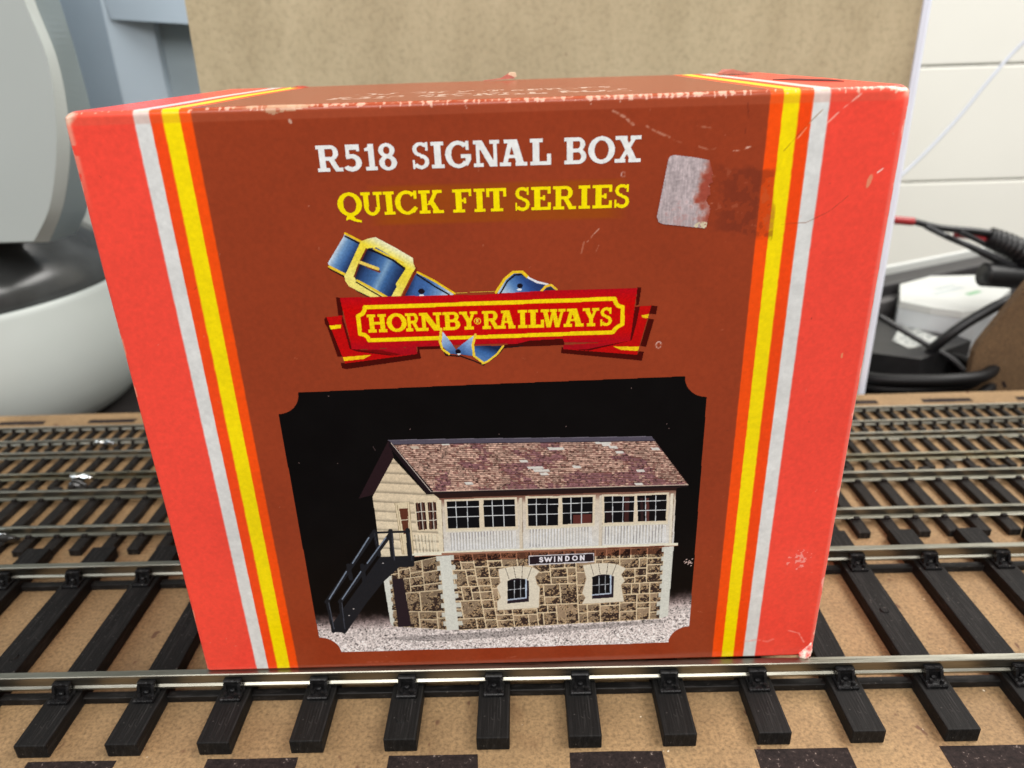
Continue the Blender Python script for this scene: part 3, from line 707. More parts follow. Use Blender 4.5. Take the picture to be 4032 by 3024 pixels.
# -- shape: rounded side edges, slight bow, soft dents
dl = np.minimum(us - UL, UR - us)
side = np.where(dl < CR, CR - np.sqrt(np.maximum(CR * CR - (CR - dl) ** 2, 0)), 0.0)
foot = np.clip(0.5 - vprint, 0, 0.5) ** 2 * 1.2
N1 = vnoise((ny, nx), 170, 3, 2) - 0.5
bow = 0.35 * np.sin(np.pi * us / CW)[None, :] * np.sin(np.pi * np.clip(vprint / EDGE, 0, 1))[:, None]
top_lift = np.clip((vprint - CH) / CD, 0, 1)
inset = side[None, :] + foot[:, None] + bow * 0.5 - 0.25 * N1
dent = np.exp(-(((U - 112.4) / 1.4) ** 2 + ((V - 0.0) / 1.6) ** 2)) * 0.5 + np.exp(-(((U - 112.6) / 1.3) ** 2 + ((V - EDGE) / 1.3) ** 2)) * 0.45 + np.exp(-((U / 1.0) ** 2 + ((V - EDGE) / 1.2) ** 2)) * 0.35
inset = inset + dent
Pp = np.zeros((ny, nx, 3))
Pp[..., 0] = U
Pp[..., 1] = prof[:, 0][:, None] - nor[:, 0][:, None] * inset
Pp[..., 2] = prof[:, 1][:, None] - nor[:, 1][:, None] * inset + (0.15 * top_lift ** 1.5)[:, None]
# -- print: stripes that run up the front and on over the top
RED, ORA, YEL, WHI, BRO = (244, 76, 60), (247, 80, 10), (248, 222, 2), (225, 225, 223), (153, 60, 30)
stops = [0, 9.15, 11.33, 13.05, 15.40, 16.98, 94.58, 96.38, 98.55, 100.38, 102.60, 200]
inks = [RED, WHI, (244, 74, 22), YEL, ORA, BRO, ORA, YEL, (244, 72, 14), WHI, RED]
wob = (vnoise((ny, nx), 5, 21) - 0.5) * 0.06
ub = U + wob
Cc = np.zeros((ny, nx, 3))
Cc[...] = inks[0]
for a, c in zip(stops[1:-1], inks[1:]):
    t_ = np.clip((ub - a) / 0.16 + 0.5, 0, 1)[..., None]
    Cc = Cc * (1 - t_) + np.array(c, float) * t_
brown = (ub >= 16.98) & (ub < 94.58)
blot = vnoise((ny, nx), 110, 5, 4)
fine = vnoise((ny, nx), 4, 6, 2)
Cc *= (1 + 0.10 * (blot - 0.5) + 0.07 * (fine - 0.5))[..., None]
Cc[brown] *= np.array([0.98, 0.99, 1.0])
tint = np.clip(1 - np.maximum(np.abs(U - 57.6) / 18.5, np.abs(V - 85.5) / 2.9), 0, 0.16) / 0.16 * (vnoise((ny, nx), 20, 15, 2) * 0.5 + 0.55)
tint = np.clip(tint * 0.75, 0, 0.75) * brown
Cc = Cc * (1 - tint[..., None]) + np.array((158, 76, 4)) * tint[..., None]
whites = ((ub >= 9.15) & (ub < 11.33)) | ((ub >= 100.38) & (ub < 102.6))
Cc[whites] *= (1.03 - 0.10 * vnoise((ny, nx), 16, 8, 3)[whites])[:, None]

def blend(mask, col):
    global Cc
    m = np.clip(mask, 0, 1)[..., None]
    Cc = Cc * (1 - m) + np.asarray(col, float) * m
def sm(x, a, b):
    t = np.clip((x - a) / (b - a), 0, 1); return t * t * (3 - 2 * t)
PAPER = np.array((222, 196, 178))
fib = vnoise((ny, nx), 3, 31, 1); fib2 = vnoise((ny, nx), 9, 32, 2); big = vnoise((ny, nx), 60, 33, 2)
streak = vnoise((ny, nx * 1), 4, 34, 1)
col_streak = vnoise((ny // 5 + 2, nx), 3, 35, 1).repeat(5, 0)[:ny]
dE = np.abs(V - EDGE)
along = np.interp(us, [0, 5, 16, 22, 26, 30, 33, 37, 50, 62, 68, 80, 90, 95, 100, 106, 113], [0.35, 0.1, 0.2, 0.55, 0.75, 0.8, 0.5, 0.55, 0.6, 0.6, 0.85, 1.0, 0.7, 0.35, 0.5, 0.75, 0.9])[None, :]
# scuffed top edge: a pale rubbed line with short frays under it
blend(sm(along * (0.62 + 0.95 * fib2) - np.abs(V - EDGE - 0.15) / 0.46, 0.25, 0.65) * (0.25 + 0.75 * sm(vnoise((ny, nx), 7, 39, 2), 0.42, 0.62)) * 0.6, PAPER * 0.90)
fray = vnoise((ny, nx), 2.2, 37, 1); fray2 = vnoise((ny // 7 + 2, nx), 2.0, 38, 1).repeat(7, 0)[:ny]
below = np.clip((EDGE - V) / 1.7, 0, 1.2)
blend(((fray2 * 0.8 + fray * 0.5 + along * 0.52 - below * 0.75 - (V > EDGE + .5) * 2) > 1.10) * 0.8, PAPER * 1.06)
blend(sm(1.75 - (EDGE - V), 0.0, 0.25) * 0.24 * (V < EDGE + .4), (206, 112, 84))
above = np.clip((V - EDGE) / 3.0, 0, 2)
blend(((fray * 0.6 + fib2 * 0.6 + along * 0.5 - above * 0.8) > 1.20) * (V > EDGE) * 0.6, PAPER)
# torn chip on the top edge, left of the middle
chip = (np.abs(U - 28.2) / 6.2 + np.abs(V - EDGE - 0.1) / (0.55 + 0.8 * fib2)) < 1
blend(chip * (0.35 + 0.65 * (fib2 > 0.5)) * 0.8, (196, 160, 130))
blend((np.hypot((U - 29.2) / 1.3, (V - 97.0) / 0.7) < 0.5 + fib2 * 0.7) * (fib2 > 0.52) * 0.7, PAPER)
# corners and the two upright edges
for (cu, cv, r, k) in ((UL, EDGE, 2.2, .95), (UR, EDGE, 2.4, 1.0), (UR, 0, 2.6, 1.0), (UL, 0, 1.3, 0.8)):
    d = np.hypot(U - cu, V - cv)
    blend(sm(k * (0.6 + 0.75 * fib2) - d / r, 0.1, 0.5) * 0.85, (214, 190, 165))
vs_noise = vnoise((ny, nx // 4 + 2), 24, 36, 3).repeat(4, 1)[:, :nx]
blend(sm(1.15 - (UR - U), 0, 0.5) * 0.38, (250, 150, 140))
blend(((UR - U) < 0.25 + 0.5 * sm(vs_noise, 0.5, 0.85)) * (fib2 > 0.42) * 0.6, (252, 205, 192))
blend((U - UL < 0.12 + 0.4 * sm(vs_noise, 0.45, 0.9)) * (fib2 > 0.38) * 0.5, (238, 200, 165))
blend(sm(1.3 - U + UL, 0, 0.6) * sm(V, 84, 97) * (V < EDGE) * 0.6 * (fib2 > 0.35), (236, 190, 165))
# foot: thin darker line and small dents
blend(sm(0.35 - V, 0, 0.3) * 0.45, (70, 40, 30))
# red strip at the right edge: rubbed specks, chips and scratches
cl = np.exp(-(((U - 108.0) / 2.7) ** 2 + ((V - 22.3) / 2.5) ** 2) * 1.3)
blend(((vnoise((ny, nx), 2.4, 41, 2) + 0.32 * (cl - 1) * 1.2) > 0.56) * (cl > 0.18) * 0.6, (255, 195, 188))
blend(np.clip(cl, 0, 1) * 0.10, (255, 150, 150))
def scratch(pts, w, col, k=0.7, rough=0.5, seed=0):
    pts = [(a, b - VOFF) for a, b in pts]
    x0 = min(p[0] for p in pts) - 2; x1 = max(p[0] for p in pts) + 2; y0 = min(p[1] for p in pts) - 2; y1 = max(p[1] for p in pts) + 2
    i0, i1 = np.searchsorted(us, [x0, x1]); j0, j1 = np.searchsorted(vprint, [y0, y1])
    X = U[j0:j1, i0:i1]; Y = V[j0:j1, i0:i1]
    dd = np.full(X.shape, 9e9)
    for (ax, ay), (bx_, by_) in zip(pts, pts[1:]):
        dx, dy = bx_ - ax, by_ - ay
        t = np.clip(((X - ax) * dx + (Y - ay) * dy) / (dx * dx + dy * dy + 1e-9), 0, 1)
        dd = np.minimum(dd, np.hypot(X - ax - t * dx, Y - ay - t * dy))
    w = w * 0.62
    m = sm(w * (0.35 + fib2[j0:j1, i0:i1]) - dd, -0.05, 0.07) * sm(fib2[j0:j1, i0:i1] * .5 + fib[j0:j1, i0:i1] * .5, 0.62 - rough * .55, 0.80 - rough * .55) * k
    Cc[j0:j1, i0:i1] = Cc[j0:j1, i0:i1] * (1 - m[..., None]) + np.asarray(col, float) * m[..., None]
LT = (232, 190, 172)
blend(sm(0.75 + 0.9 * fib2 - np.hypot((U - 109.55 - 0.2 * (V - 86.6)) / 0.42, (V - 86.7) / 1.05), 0.2, 0.5) * 0.75, (226, 158, 120))
blend(sm(0.7 + 0.8 * fib2 - np.hypot((U - 109.75) / 0.2, (V - 60.6) / 0.6), 0.2, 0.5) * 0.7, (226, 158, 110))
scratch([(110.6, 87.7), (111.2, 88.2)], 0.22, (255, 225, 215), 0.9, 0.9)
scratch([(102.6, 94.4), (104.2, 96.0), (106.6, 98.0)], 0.22, (255, 190, 175), 0.7, 0.6)
scratch([(97.2, 91.0), (99.6, 93.9), (101.8, 96.2)], 0.12, (120, 80, 40), 0.5, 0.6)
scratch([(98.9, 92.6), (100.4, 94.6)], 0.16, (255, 200, 170), 0.6, 0.5)
scratch([(91.6, 97.4), (91.9, 95.5), (91.6, 93.4)], 0.14, (95, 35, 25), 0.5, 0.8)
scratch([(85.5, 91.9), (87.0, 91.4), (88.2, 91.7)], 0.16, LT, 0.4, 0.4)
scratch([(90.3, 91.2), (91.6, 91.4), (92.6, 91.7)], 0.24, LT, 0.8, 0.6)
scratch([(85.0, 94.6), (87.4, 94.2)], 0.2, LT, 0.3, 0.4)
scratch([(78.0, 94.9), (79.2, 94.2), (83.2, 92.4)], 0.24, LT, 0.45, 0.4)
scratch([(73.6, 96.8), (75.2, 96.0), (76.4, 95.0)], 0.3, LT, 0.55, 0.5)
scratch([(70.4, 79.2), (71.3, 80.3), (72.0, 81.0)], 0.14, LT, 0.7, 0.6)
scratch([(69.5, 77.5), (69.9, 79.2)], 0.16, LT, 0.35, 0.4)
scratch([(71.6, 77.6), (72.0, 78.6)], 0.14, LT, 0.35, 0.4)
scratch([(100.3, 3.6), (102.6, 3.9), (104.6, 3.4), (105.6, 4.0)], 0.4, (250, 150, 140), 0.4, 0.5)
scratch([(108.0, 6.0), (110.2, 5.2), (111.4, 3.0)], 0.22, (255, 190, 180), 0.5, 0.5)
scratch([(98.0, 80.9), (101.5, 81.0), (104.6, 82.5), (107.0, 84.6)], 0.10, (120, 60, 40), 0.5, 0.9)
scratch([(30, 1.0), (36, 0.95)], 0.25, (200, 110, 95), 0.35, 0.4)
scratch([(55, 0.9), (58, 1.5)], 0.2, (215, 130, 110), 0.4, 0.4)
for a in range(0, 340, 20):
    t0, t1 = math.radians(a), math.radians(a + 20)
    for cx_, cy_, r_, k in ((75.25, 88.5, 0.36, 0.7), (81.45, 62.95, 0.52, 0.8)):
        scratch([(cx_ + r_ * .75 * math.cos(t0), cy_ + r_ * math.sin(t0)), (cx_ + r_ * .75 * math.cos(t1), cy_ + r_ * math.sin(t1))], 0.11, (232, 200, 192), k, 0.9)
rs = np.random.default_rng(5)
for _ in range(120):                                # tiny nicks all over
    x, y = rs.uniform(1, 112), rs.uniform(1, 97)
    if 21 < x < 90 and 3 < y < 57: continue
    scratch([(x, y), (x + rs.normal(0, .25), y + rs.normal(0, .25))], rs.uniform(0.05, 0.12), (225, 170, 150) if rs.random() < .75 else (70, 30, 25), rs.uniform(.15, .6), 0.9)
# glue residue of the lifted sticker: darker rubbed patch reaching over the stripe
res = sm(5.0 + 0.9 * (fib2 - .5) - np.abs((U - 91.75) + 0.10 * (V - 85)), -0.15, 0.3) * sm(4.7 + 1.6 * (fib2 - .5) - np.abs(V - 84.9 - 0.13 * (90 - U)), -0.3, 0.5) * (U > 86.5) * (U < 96.9)
resn = vnoise((ny, nx), 7, 51, 3)
blend(res * np.where(resn > 0.52, 0.34, 0.12) * sm(U, 86.8, 90.5), (88, 36, 26))
blend(res * (resn < 0.30) * 0.25, (200, 120, 95))
blend(res * (U > 94.2) * (V > 79.6) * 0.25, (150, 60, 30))
# printing on top of the lid: the same two lines, seen almost edge on
TOP0 = CH - CR + CR * np.pi / 2
tsheet = Sheet(30, 84, 0, 30, ST)
for word, a, b in ((TITLE, 9.0, 15.0), (SERIES, 19.0, 24.0)):
    letters(tsheet, word, a, b, (1, 1, 1))
jt = np.clip(((V - TOP0) / ST).round().astype(int), 0, tsheet.shape[0] - 1); it = np.clip(((U - 30) / ST).round().astype(int), 0, tsheet.shape[1] - 1)
tm = tsheet.a[jt, it] & (V > TOP0 + 1) & (V < TOP0 + 29) & (U > 31) & (U < 83)
blend(tm * sm(fib2, 0.25, 0.6) * 0.75, (226, 214, 204))
front = grid_mesh('printed_face', Pp, Cc, np.ones((ny, nx), bool), CARD, carton)

# remaining panels of the carton: sides, back, foot
def quad_panel(name, verts, faces, mat):
    me = bpy.data.meshes.new(name)
    me.from_pydata([tuple(c * MM for c in v) for v in verts], [], faces)
    return link_mesh(name, me, mat, carton)
SIDE = plain('side_card', lin((240, 70, 54), 0.9), 0.45, var=0.06, scale=200)
BACK = plain('back_card', lin((160, 62, 36), 0.9), 0.5, var=0.06, scale=200)
e = CR * 0.98
for x in (UL, UR):
    pr_ = [(e, 0.0), (e, CH - e), (CD, CH - e + 0.7), (CD, 0.0)]
    quad_panel('side_panel', [(x, a, b) for a, b in pr_], [(0, 1, 2, 3)], SIDE)
quad_panel('back_panel', [(0, CD, 0), (CW, CD, 0), (CW, CD, CH + 0.1), (0, CD, CH + 0.1)], [(0, 1, 2, 3)], BACK)
quad_panel('bottom_panel', [(0.6, 0.25, 0.02), (CW - 0.6, 0.25, 0.02), (CW - 0.2, CD, 0.02), (0.2, CD, 0.02)], [(0, 1, 2, 3)], BACK)

def front_y(u, v):
    """depth of the printed face at sheet point (u, v), by looking it up in the sheet"""
    i = np.clip(((u - UL) / ST).round().astype(int), 0, nx - 1)
    j = np.clip((v / ST).round().astype(int), 0, len(s_front) - 1)
    return Pp[j, i, 1]
def lay(sheet, name, off, mat, parent, thick_noise=None):
    X = np.broadcast_to(sheet.us[None, :], sheet.shape); Y = np.broadcast_to(sheet.vs[:, None], sheet.shape)
    P = np.zeros(sheet.shape + (3,))
    P[..., 0] = X; P[..., 2] = Y
    # smooth height under the ink
    P[..., 1] = front_y(X, Y - VOFF * 0) - off - (0 if thick_noise is None else thick_noise)
    return grid_mesh(name, P, sheet.c, sheet.a, mat, parent)

# ---- title and series lines
sh = Sheet(32, 79, 89.0, 95.0, 0.07)
letters(sh, TITLE, 90.05 - VOFF, 93.63 - VOFF, (236, 236, 234)); sh.grain(0.05, 0.5, 1)
o = lay(sh, 'title_lettering', 0.035, PRINT, carton)
sh = Sheet(34, 79, 82.0, 88.5, 0.07)
letters(sh, SERIES, 83.88 - VOFF, 87.2 - VOFF, (250, 226, 4)); sh.grain(0.04, 0.5, 2)
o = lay(sh, 'series_lettering', 0.035, PRINT, carton)

# ---- maker's banner with belt and buckle
def shift(L, dv):
    def s(pts): return [(a, b + dv) for a, b in pts]
    out = []
    for op in L:
        if op[0] == 'P': out.append(('P', op[1], s(op[2])))
        elif op[0] == 'S': out.append(('S', op[1], op[2], s(op[3]), op[4]))
        elif op[0] == 'E': out.append(('E', op[1], (op[2][0], op[2][1] + dv), op[3], op[4]))
        else: out.append(('G', s(op[1]), (op[2][0], op[2][1] + dv), (op[3][0], op[3][1] + dv), op[4]))
    return out
sh = Sheet(31, 84, 59.5, 83.5, 0.07)
n_bottom = next(i for i, op in enumerate(LOGO) if op[0] == 'S' and op[4] == 1) + 1
sh.ops(shift(LOGO[:n_bottom], -VOFF))
letters(sh, LOGO_LETTERS, 66.33 - VOFF, 69.2 - VOFF, (248, 214, 10))
rx, ry = REG[0], REG[1] - VOFF
sh.put(sh.m_stroke([(rx + .47 * math.cos(t), ry + .47 * math.sin(t)) for t in np.linspace(0, 6.283, 24)], 0.12), (246, 206, 30))
sh.put(sh.m_stroke([(rx - .13, ry - .22), (rx - .13, ry + .22), (rx + .13, ry + .2), (rx + .13, ry + .03), (rx - .1, ry), (rx + .16, ry - .22)], 0.11), (246, 220, 80))
sh.ops(shift(LOGO[n_bottom:], -VOFF))
sh.grain(0.10, 0.22, 3)
o = lay(sh, 'maker_banner', 0.035, PRINT, carton)

# ---- printed photograph of the model building
PS = Sheet(21.0, 90.6, 3.0, 58.2, 0.075)
def up(x):
    """lift print coordinates to the carton's foot"""
    if isinstance(x, tuple) and len(x) == 2 and all(isinstance(v, (int, float)) for v in x): return (x[0], x[1] - VOFF)
    return [up(v) for v in x]
q = {k: (up(v) if k not in ('stairs', 'signL', 'signV', 'signU') else v) for k, v in PIC.items()}
def bil(Q, a, b):
    (x0, y0), (x1, y1), (x2, y2), (x3, y3) = Q          # tl, tr, br, bl; a across, b down
    return ((x0 * (1 - a) + x1 * a) * (1 - b) + (x3 * (1 - a) + x2 * a) * b, (y0 * (1 - a) + y1 * a) * (1 - b) + (y3 * (1 - a) + y2 * a) * b)
def sub(Q, a0, b0, a1, b1): return [bil(Q, a0, b0), bil(Q, a1, b0), bil(Q, a1, b1), bil(Q, a0, b1)]
def order(Q): return Q
shp = PS.shape
ga = vnoise(shp, 3.2, 61, 2); gb = vnoise(shp, 9, 62, 3); gc = vnoise(shp, 60, 63, 3); gd = vnoise(shp, 2.0, 64, 1)
XX = np.broadcast_to(PS.us[None, :], shp); YY = np.broadcast_to(PS.vs[:, None], shp)
# outline with bitten corners
tl, tr, br, bl = q['corners']
nr = 3.65
def bite(c, a0, a1): return [(c[0] + nr * math.cos(math.radians(a)), c[1] + nr * math.sin(math.radians(a))) for a in np.linspace(a0, a1, 14)]
outline = bite(tl, 0, -90)[::-1] + bite(tr, 180, 270) + bite(br, 90, 180) + bite(bl, 90, 0)
outline = bite(tl, 270, 360) + bite(tr, 180, 270) + bite(br, 90, 180) + bite(bl, 0, 90)
PS.put(PS.m_poly(outline), (13, 9, 9))
base_a = PS.a.copy()
PS.c[...] = np.array((8, 5, 5)) + 5 * gc[..., None]
# loose stone chippings on the ground, fading into the black backdrop
hor = np.interp(PS.us, [21, 35, 60, 84, 91], [11.9, 12.0, 12.6, 14.6, 15.2]) - VOFF
dep = (hor[None, :] + 1.0 - YY)
gcol = np.stack([204 + 0 * ga, 194 + 0 * ga, 192 + 0 * ga], -1)
chips = (ga * 0.75 + gd * 0.45)
cont = np.interp(dep, [0, 3, 9], [0.35, 1.0, 1.25])
gcol = gcol * (1 + cont * 0.75 * (chips - 0.58))[..., None]
gcol[(ga < 0.27) & (dep > 2.2)] *= 0.55
gcol[(ga < 0.2) & (dep > 2.2)] *= 0.6
gcol += (np.clip(dep - 5, 0, 6) * 4)[..., None]
warm = np.clip(1 - dep / 4.5, 0, 1)[..., None]
gcol = gcol * (1 - warm * np.array((.42, .52, .52)))
fade = sm(dep + 1.6 * (gb - .5), -0.4, 3.6)[..., None]
PS.c = (PS.c * (1 - fade) + gcol * fade).astype(np.float32)

def tex(mask_r, fn):
    if mask_r is None: return
    s, m = mask_r[0], mask_r[1]
    col = fn(s)
    PS.c[s][m] = col[m]
CREAM_T, CREAM_B = np.array((214, 190, 158.)), np.array((206, 210, 208.))
# shadow of the building on the chippings
r = PS.m_poly([(33, 7.0), (55, 8.0), (85, 9.6), (85, 8.9), (60, 6.9), (46, 5.9), (36, 6.4)]); s, m = r[0], r[1]
PS.c[s][m] *= 0.78
# far slope of the roof seen from below, gable with lapped boards
PS.put(PS.m_poly(q['back']), (40, 24, 28))
def cream_gable(s):
    y = YY[s]; x = XX[s]
    y_ = y + 0.10 * (x - 38)
    lap = (y_ / 1.9) % 1.0
    k = 1.0 - 0.22 * np.exp(-((lap - 0.10) / 0.14) ** 2) + 0.05 * (lap - 0.5)
    t = np.clip((y - 23) / 18, 0, 1)[..., None]
    base = np.array((230, 217, 190.)) * (1 - t) + np.array((216, 197, 168.)) * t
    return base * (k * (0.95 + 0.11 * gb[s]))[..., None]
tex(PS.m_poly(q['gable']), cream_gable)
def cream_front(s):
    y = YY[s]; x = XX[s]
    t = np.clip((y + 0.02 * (60 - x) - 25.0) / 9.5, 0, 1)[..., None]
    base = np.array((218, 220, 220.)) * (1 - t) + np.array((210, 196, 178.)) * t
    under = np.clip((y - 35.2 + 0.015 * (60 - x)) / 1.6, 0, 1)[..., None]
    base = base * (1 - under * np.array((.42, .58, .62)))
    return base * (0.94 + 0.12 * gb[s] + 0.05 * (gd[s] - .5))[..., None]
tex(PS.m_poly(q['front']), cream_front)
# corner post, panels of narrow upright boards
for Q in q['slat']:
    n = max(int((Q[1][0] - Q[0][0]) / 0.52), 6)
    for i in range(n + 1):
        a = i / n
        p0, p1 = bil(Q, a, 0.0), bil(Q, a, 1.0)
        PS.put(PS.m_stroke([p0, p1], 0.11), (150, 148, 150) if Q is not q['slat'][0] else (160, 150, 132))
        p0, p1 = bil(Q, min(a + 0.42 / n, 1), 0.02), bil(Q, min(a + 0.42 / n, 1), 0.98)
        PS.put(PS.m_stroke([p0, p1], 0.16), (224, 226, 228) if Q is not q['slat'][0] else (226, 218, 196))
fl = q['front']
for a, w, c in ((0.0, .8, (226, 214, 188)), (0.345, .55, (214, 202, 182)), (0.685, .55, (212, 202, 186)), (0.985, .5, (226, 218, 200))):
    p0 = bil(fl, a, 0.12); p1 = bil(fl, a, 0.97)
    PS.put(PS.m_stroke([p0, p1], w), c); PS.put(PS.m_stroke([(p0[0] + w * .5, p0[1]), (p1[0] + w * .5, p1[1])], 0.1), (150, 132, 112))
PS.put(PS.m_poly(q['ledge']), (232, 228, 208))
lg = q['ledge']; PS.put(PS.m_stroke([lg[3], lg[2]], 0.14), (170, 118, 92))
# door and windows
PS.put(PS.m_poly(q['doorf']), (222, 206, 174))
df = q['doorf']
for a in (0.02, 0.16, 0.84, 0.98): PS.put(PS.m_stroke([bil(df, a, 0), bil(df, a, 1)], 0.10), (166, 146, 116))
PS.put(PS.m_poly(q['door']), (96, 52, 38)); dq = q['door']; PS.put(PS.m_stroke([bil(dq, 0, .45), bil(dq, 1, .45)], .16), (214, 200, 176))
for Q in q['gw']:
    PS.put(PS.m_poly(sub(Q, -0.14, -0.05, 1.14, 1.05)), (222, 206, 176)); PS.put(PS.m_poly(Q), (48, 26, 24))
    for a in (0.2, 0.72): PS.put(PS.m_stroke([bil(Q, a, 0), bil(Q, a, 1)], .22), (98, 66, 54))
    PS.put(PS.m_stroke([bil(Q, .58, 0), bil(Q, .58, 1)], .13), (196, 190, 178))
    for b in (0.33, 0.66): PS.put(PS.m_stroke([bil(Q, 0, b), bil(Q, 1, b)], .15), (214, 206, 192))
for wi, Q in enumerate(q['fw']):
    PS.put(PS.m_poly(sub(Q, -0.075, -0.07, 1.075, 1.08)), (222, 208, 184)); PS.put(PS.m_stroke([bil(Q, -0.06, 1.1), bil(Q, 1.06, 1.1)], .3), (222, 214, 192))
    PS.put(PS.m_poly(Q), (14, 13, 16))
    if wi == 3: PS.put(PS.m_poly(sub(Q, .35, .66, .97, 1)), (92, 46, 42))
    if wi == 4: PS.put(PS.m_poly(sub(Q, .68, .05, .84, 1)), (62, 34, 32)); PS.put(PS.m_poly(sub(Q, .05, .5, .3, 1)), (34, 20, 22))
    if wi == 5: PS.put(PS.m_poly(sub(Q, .28, .1, .4, 1)), (88, 50, 46)); PS.put(PS.m_poly(sub(Q, .1, .1, .2, 1)), (50, 32, 34))
    for a in (0.28, 0.63): PS.put(PS.m_stroke([bil(Q, a, 0), bil(Q, a, 1)], .12), (204, 208, 212))
    for b in (0.22, 0.58): PS.put(PS.m_stroke([bil(Q, 0, b), bil(Q, 1, b)], .13), (212, 214, 216))
PS.put(PS.m_poly(q['eave']), (44, 26, 24))
# roof: rows of slates with worn and pale ones
RQ = q['roof']
tlr, trr, brr, blr = RQ
rows = 27
rgen = np.random.default_rng(77)
pur = vnoise((rows, 130), 7, 70, 2)
for rI in range(rows):
    b0, b1 = rI / rows, (rI + 1) / rows
    cols = 96
    for cI in range(cols):
        a0 = (cI + (0.5 if rI % 2 else 0)) / cols; a1 = a0 + 1 / cols
        if a0 >= 1: continue
        p = pur[rI, cI]
        base = np.array((192, 157, 141.)) * rgen.uniform(0.78, 1.16)
        if rgen.random() < 0.16: base = np.array((146, 108, 98.)) * rgen.uniform(.85, 1.1)
        if p > 0.61: base = (np.array((136, 96, 100.)) if rgen.random() < .8 else np.array((170, 130, 120.))) * rgen.uniform(.85, 1.12)
        elif p > 0.565 and rgen.random() < .5: base = np.array((132, 88, 86.))
        PS.put(PS.m_poly(sub(RQ, a0, b0, min(a1, 1), b1)), base)
rs_, rm_ = PS.m_poly(RQ)[:2]
for rI in range(rows):
    PS.put(PS.m_stroke([bil(RQ, 0, (rI + .98) / rows), bil(RQ, 1, (rI + .98) / rows)], .10), (104, 66, 56))
seg = (ga[rs_] < 0.30) & rm_
PS.c[rs_][seg] *= 0.60
seg = (ga[rs_] > 0.70) & rm_
PS.c[rs_][seg] = PS.c[rs_][seg] * 1.12 + 8
PS.c[rs_][rm_] *= (0.93 + 0.14 * gc[rs_][rm_])[..., None]
for a, b, n in ((.185, .06, 1), (.43, .42, 1), (.44, .55, 2), (.455, .61, 2), (.47, .68, 1), (.615, .55, 1), (.575, .18, 2), (.60, .18, 1), (.77, .07, 2), (.79, .12, 1), (.81, .17, 1), (.965, .21, 1), (.845, .66, 1), (.80, .93, 1), (.155, .83, 1), (.06, .12, 1), (.82, .27, 1)):
    w = 0.030 * n
    PS.put(PS.m_poly(sub(RQ, a, b, min(a + w, 1), b + 0.05)), (216, 212, 206) if (a, b) != (.06, .12) else (196, 178, 162))
PS.put(PS.m_poly(q['ridge']), (84, 78, 92)); rq = q['ridge']; PS.put(PS.m_stroke([rq[3], rq[2]], .14), (50, 38, 46)); PS.put(PS.m_stroke([rq[0], rq[1]], .12), (112, 106, 118))
PS.put(PS.m_stroke([bil(RQ, 0, 1), bil(RQ, 1, 1)], .12), (196, 176, 160))
PS.put(PS.m_stroke([(bil(RQ, 0, 1)[0], bil(RQ, 0, 1)[1] - .25), (bil(RQ, 1, 1)[0] - .2, bil(RQ, 1, 1)[1] - .22)], .36), (34, 24, 26))
PS.put(PS.m_poly(q['barge']), (30, 20, 24)); PS.put(PS.m_stroke([bil(RQ, 0, .05), bil(RQ, 0, 1)], .10), (206, 190, 180))
# walls of random-sized rough stones
def stones(Q, w_mm, h_mm, seed, dim=1.0):
    rg = random.Random(seed)
    PS.put(PS.m_poly(Q), tuple(v * dim for v in (226, 206, 172)))
    def cut(a0, b0, a1, b1, depth):
        W_, H_ = (a1 - a0) * w_mm, (b1 - b0) * h_mm
        big = rg.random() < 0.22 and W_ < 3.6 and H_ < 3.4
        if big or (W_ < 3.0 and H_ < 1.9) or depth > 9:
            return [(a0, b0, a1, b1)]
        if H_ > 1.3 and (H_ > W_ * 0.8 or W_ < 1.7) :
            b = b0 + (b1 - b0) * rg.uniform(.28, .72); return cut(a0, b0, a1, b, depth + 1) + cut(a0, b, a1, b1, depth + 1)
        a = a0 + (a1 - a0) * rg.uniform(.28, .72); return cut(a0, b0, a, b1, depth + 1) + cut(a, b0, a1, b1, depth + 1)
    n0 = max(int(w_mm / 6.5), 1)
    L = []
    for i in range(n0):
        L += cut(i / n0, 0, (i + 1) / n0, 1, 0)
    for a0, b0, a1, b1 in L:
        ga_, gb_ = 0.085 / w_mm, 0.07 / h_mm
        r = PS.m_poly(sub(Q, a0 + ga_, b0 + gb_, a1 - ga_, b1 - gb_))
        if r is None or not r[1].any(): continue
        s, m, X, Y = r
        x0, x1 = X.min(), X.max(); y0, y1 = Y.min(), Y.max()
        fx = (X - x0) / (x1 - x0 + 1e-6); fy = (Y - y0) / (y1 - y0 + 1e-6)
        tone = rg.uniform(.85, 1.12)
        col = np.ones(m.shape + (3,)) * np.array((156, 134, 110.)) * tone * dim
        col *= (0.88 + 0.24 * gb[s])[..., None]
        sh_ = 0.55 * fx + 0.75 * (1 - fy) + 1.7 * (gb[s] - 0.5) + 0.8 * (ga[s] - .5)
        thr = rg.uniform(.38, .74)
        col[sh_ > thr] = np.array((56, 42, 38.)) * dim
        hi = (sh_ > thr - 0.10) & (sh_ < thr) & (ga[s] > .42)
        col[hi] = np.array((206, 180, 142.)) * dim
        hi2 = (sh_ > thr + .12) & (ga[s] > .64)
        col[hi2] = np.array((178, 150, 116.)) * dim
        PS.c[s][m] = col[m]
stones(q['stone'], 33.5, 10.6, 5)
stones(q['lstone'], 8.0, 9.8, 9, 0.93)
sr = PS.m_poly([bil(q['stone'], 0, -.02), bil(q['stone'], 1, -.02), bil(q['stone'], 1, .09), bil(q['stone'], 0, .09)])
PS.c[sr[0]][sr[1]] *= np.array((.70, .52, .48), np.float32)
QW = (214, 216, 208)
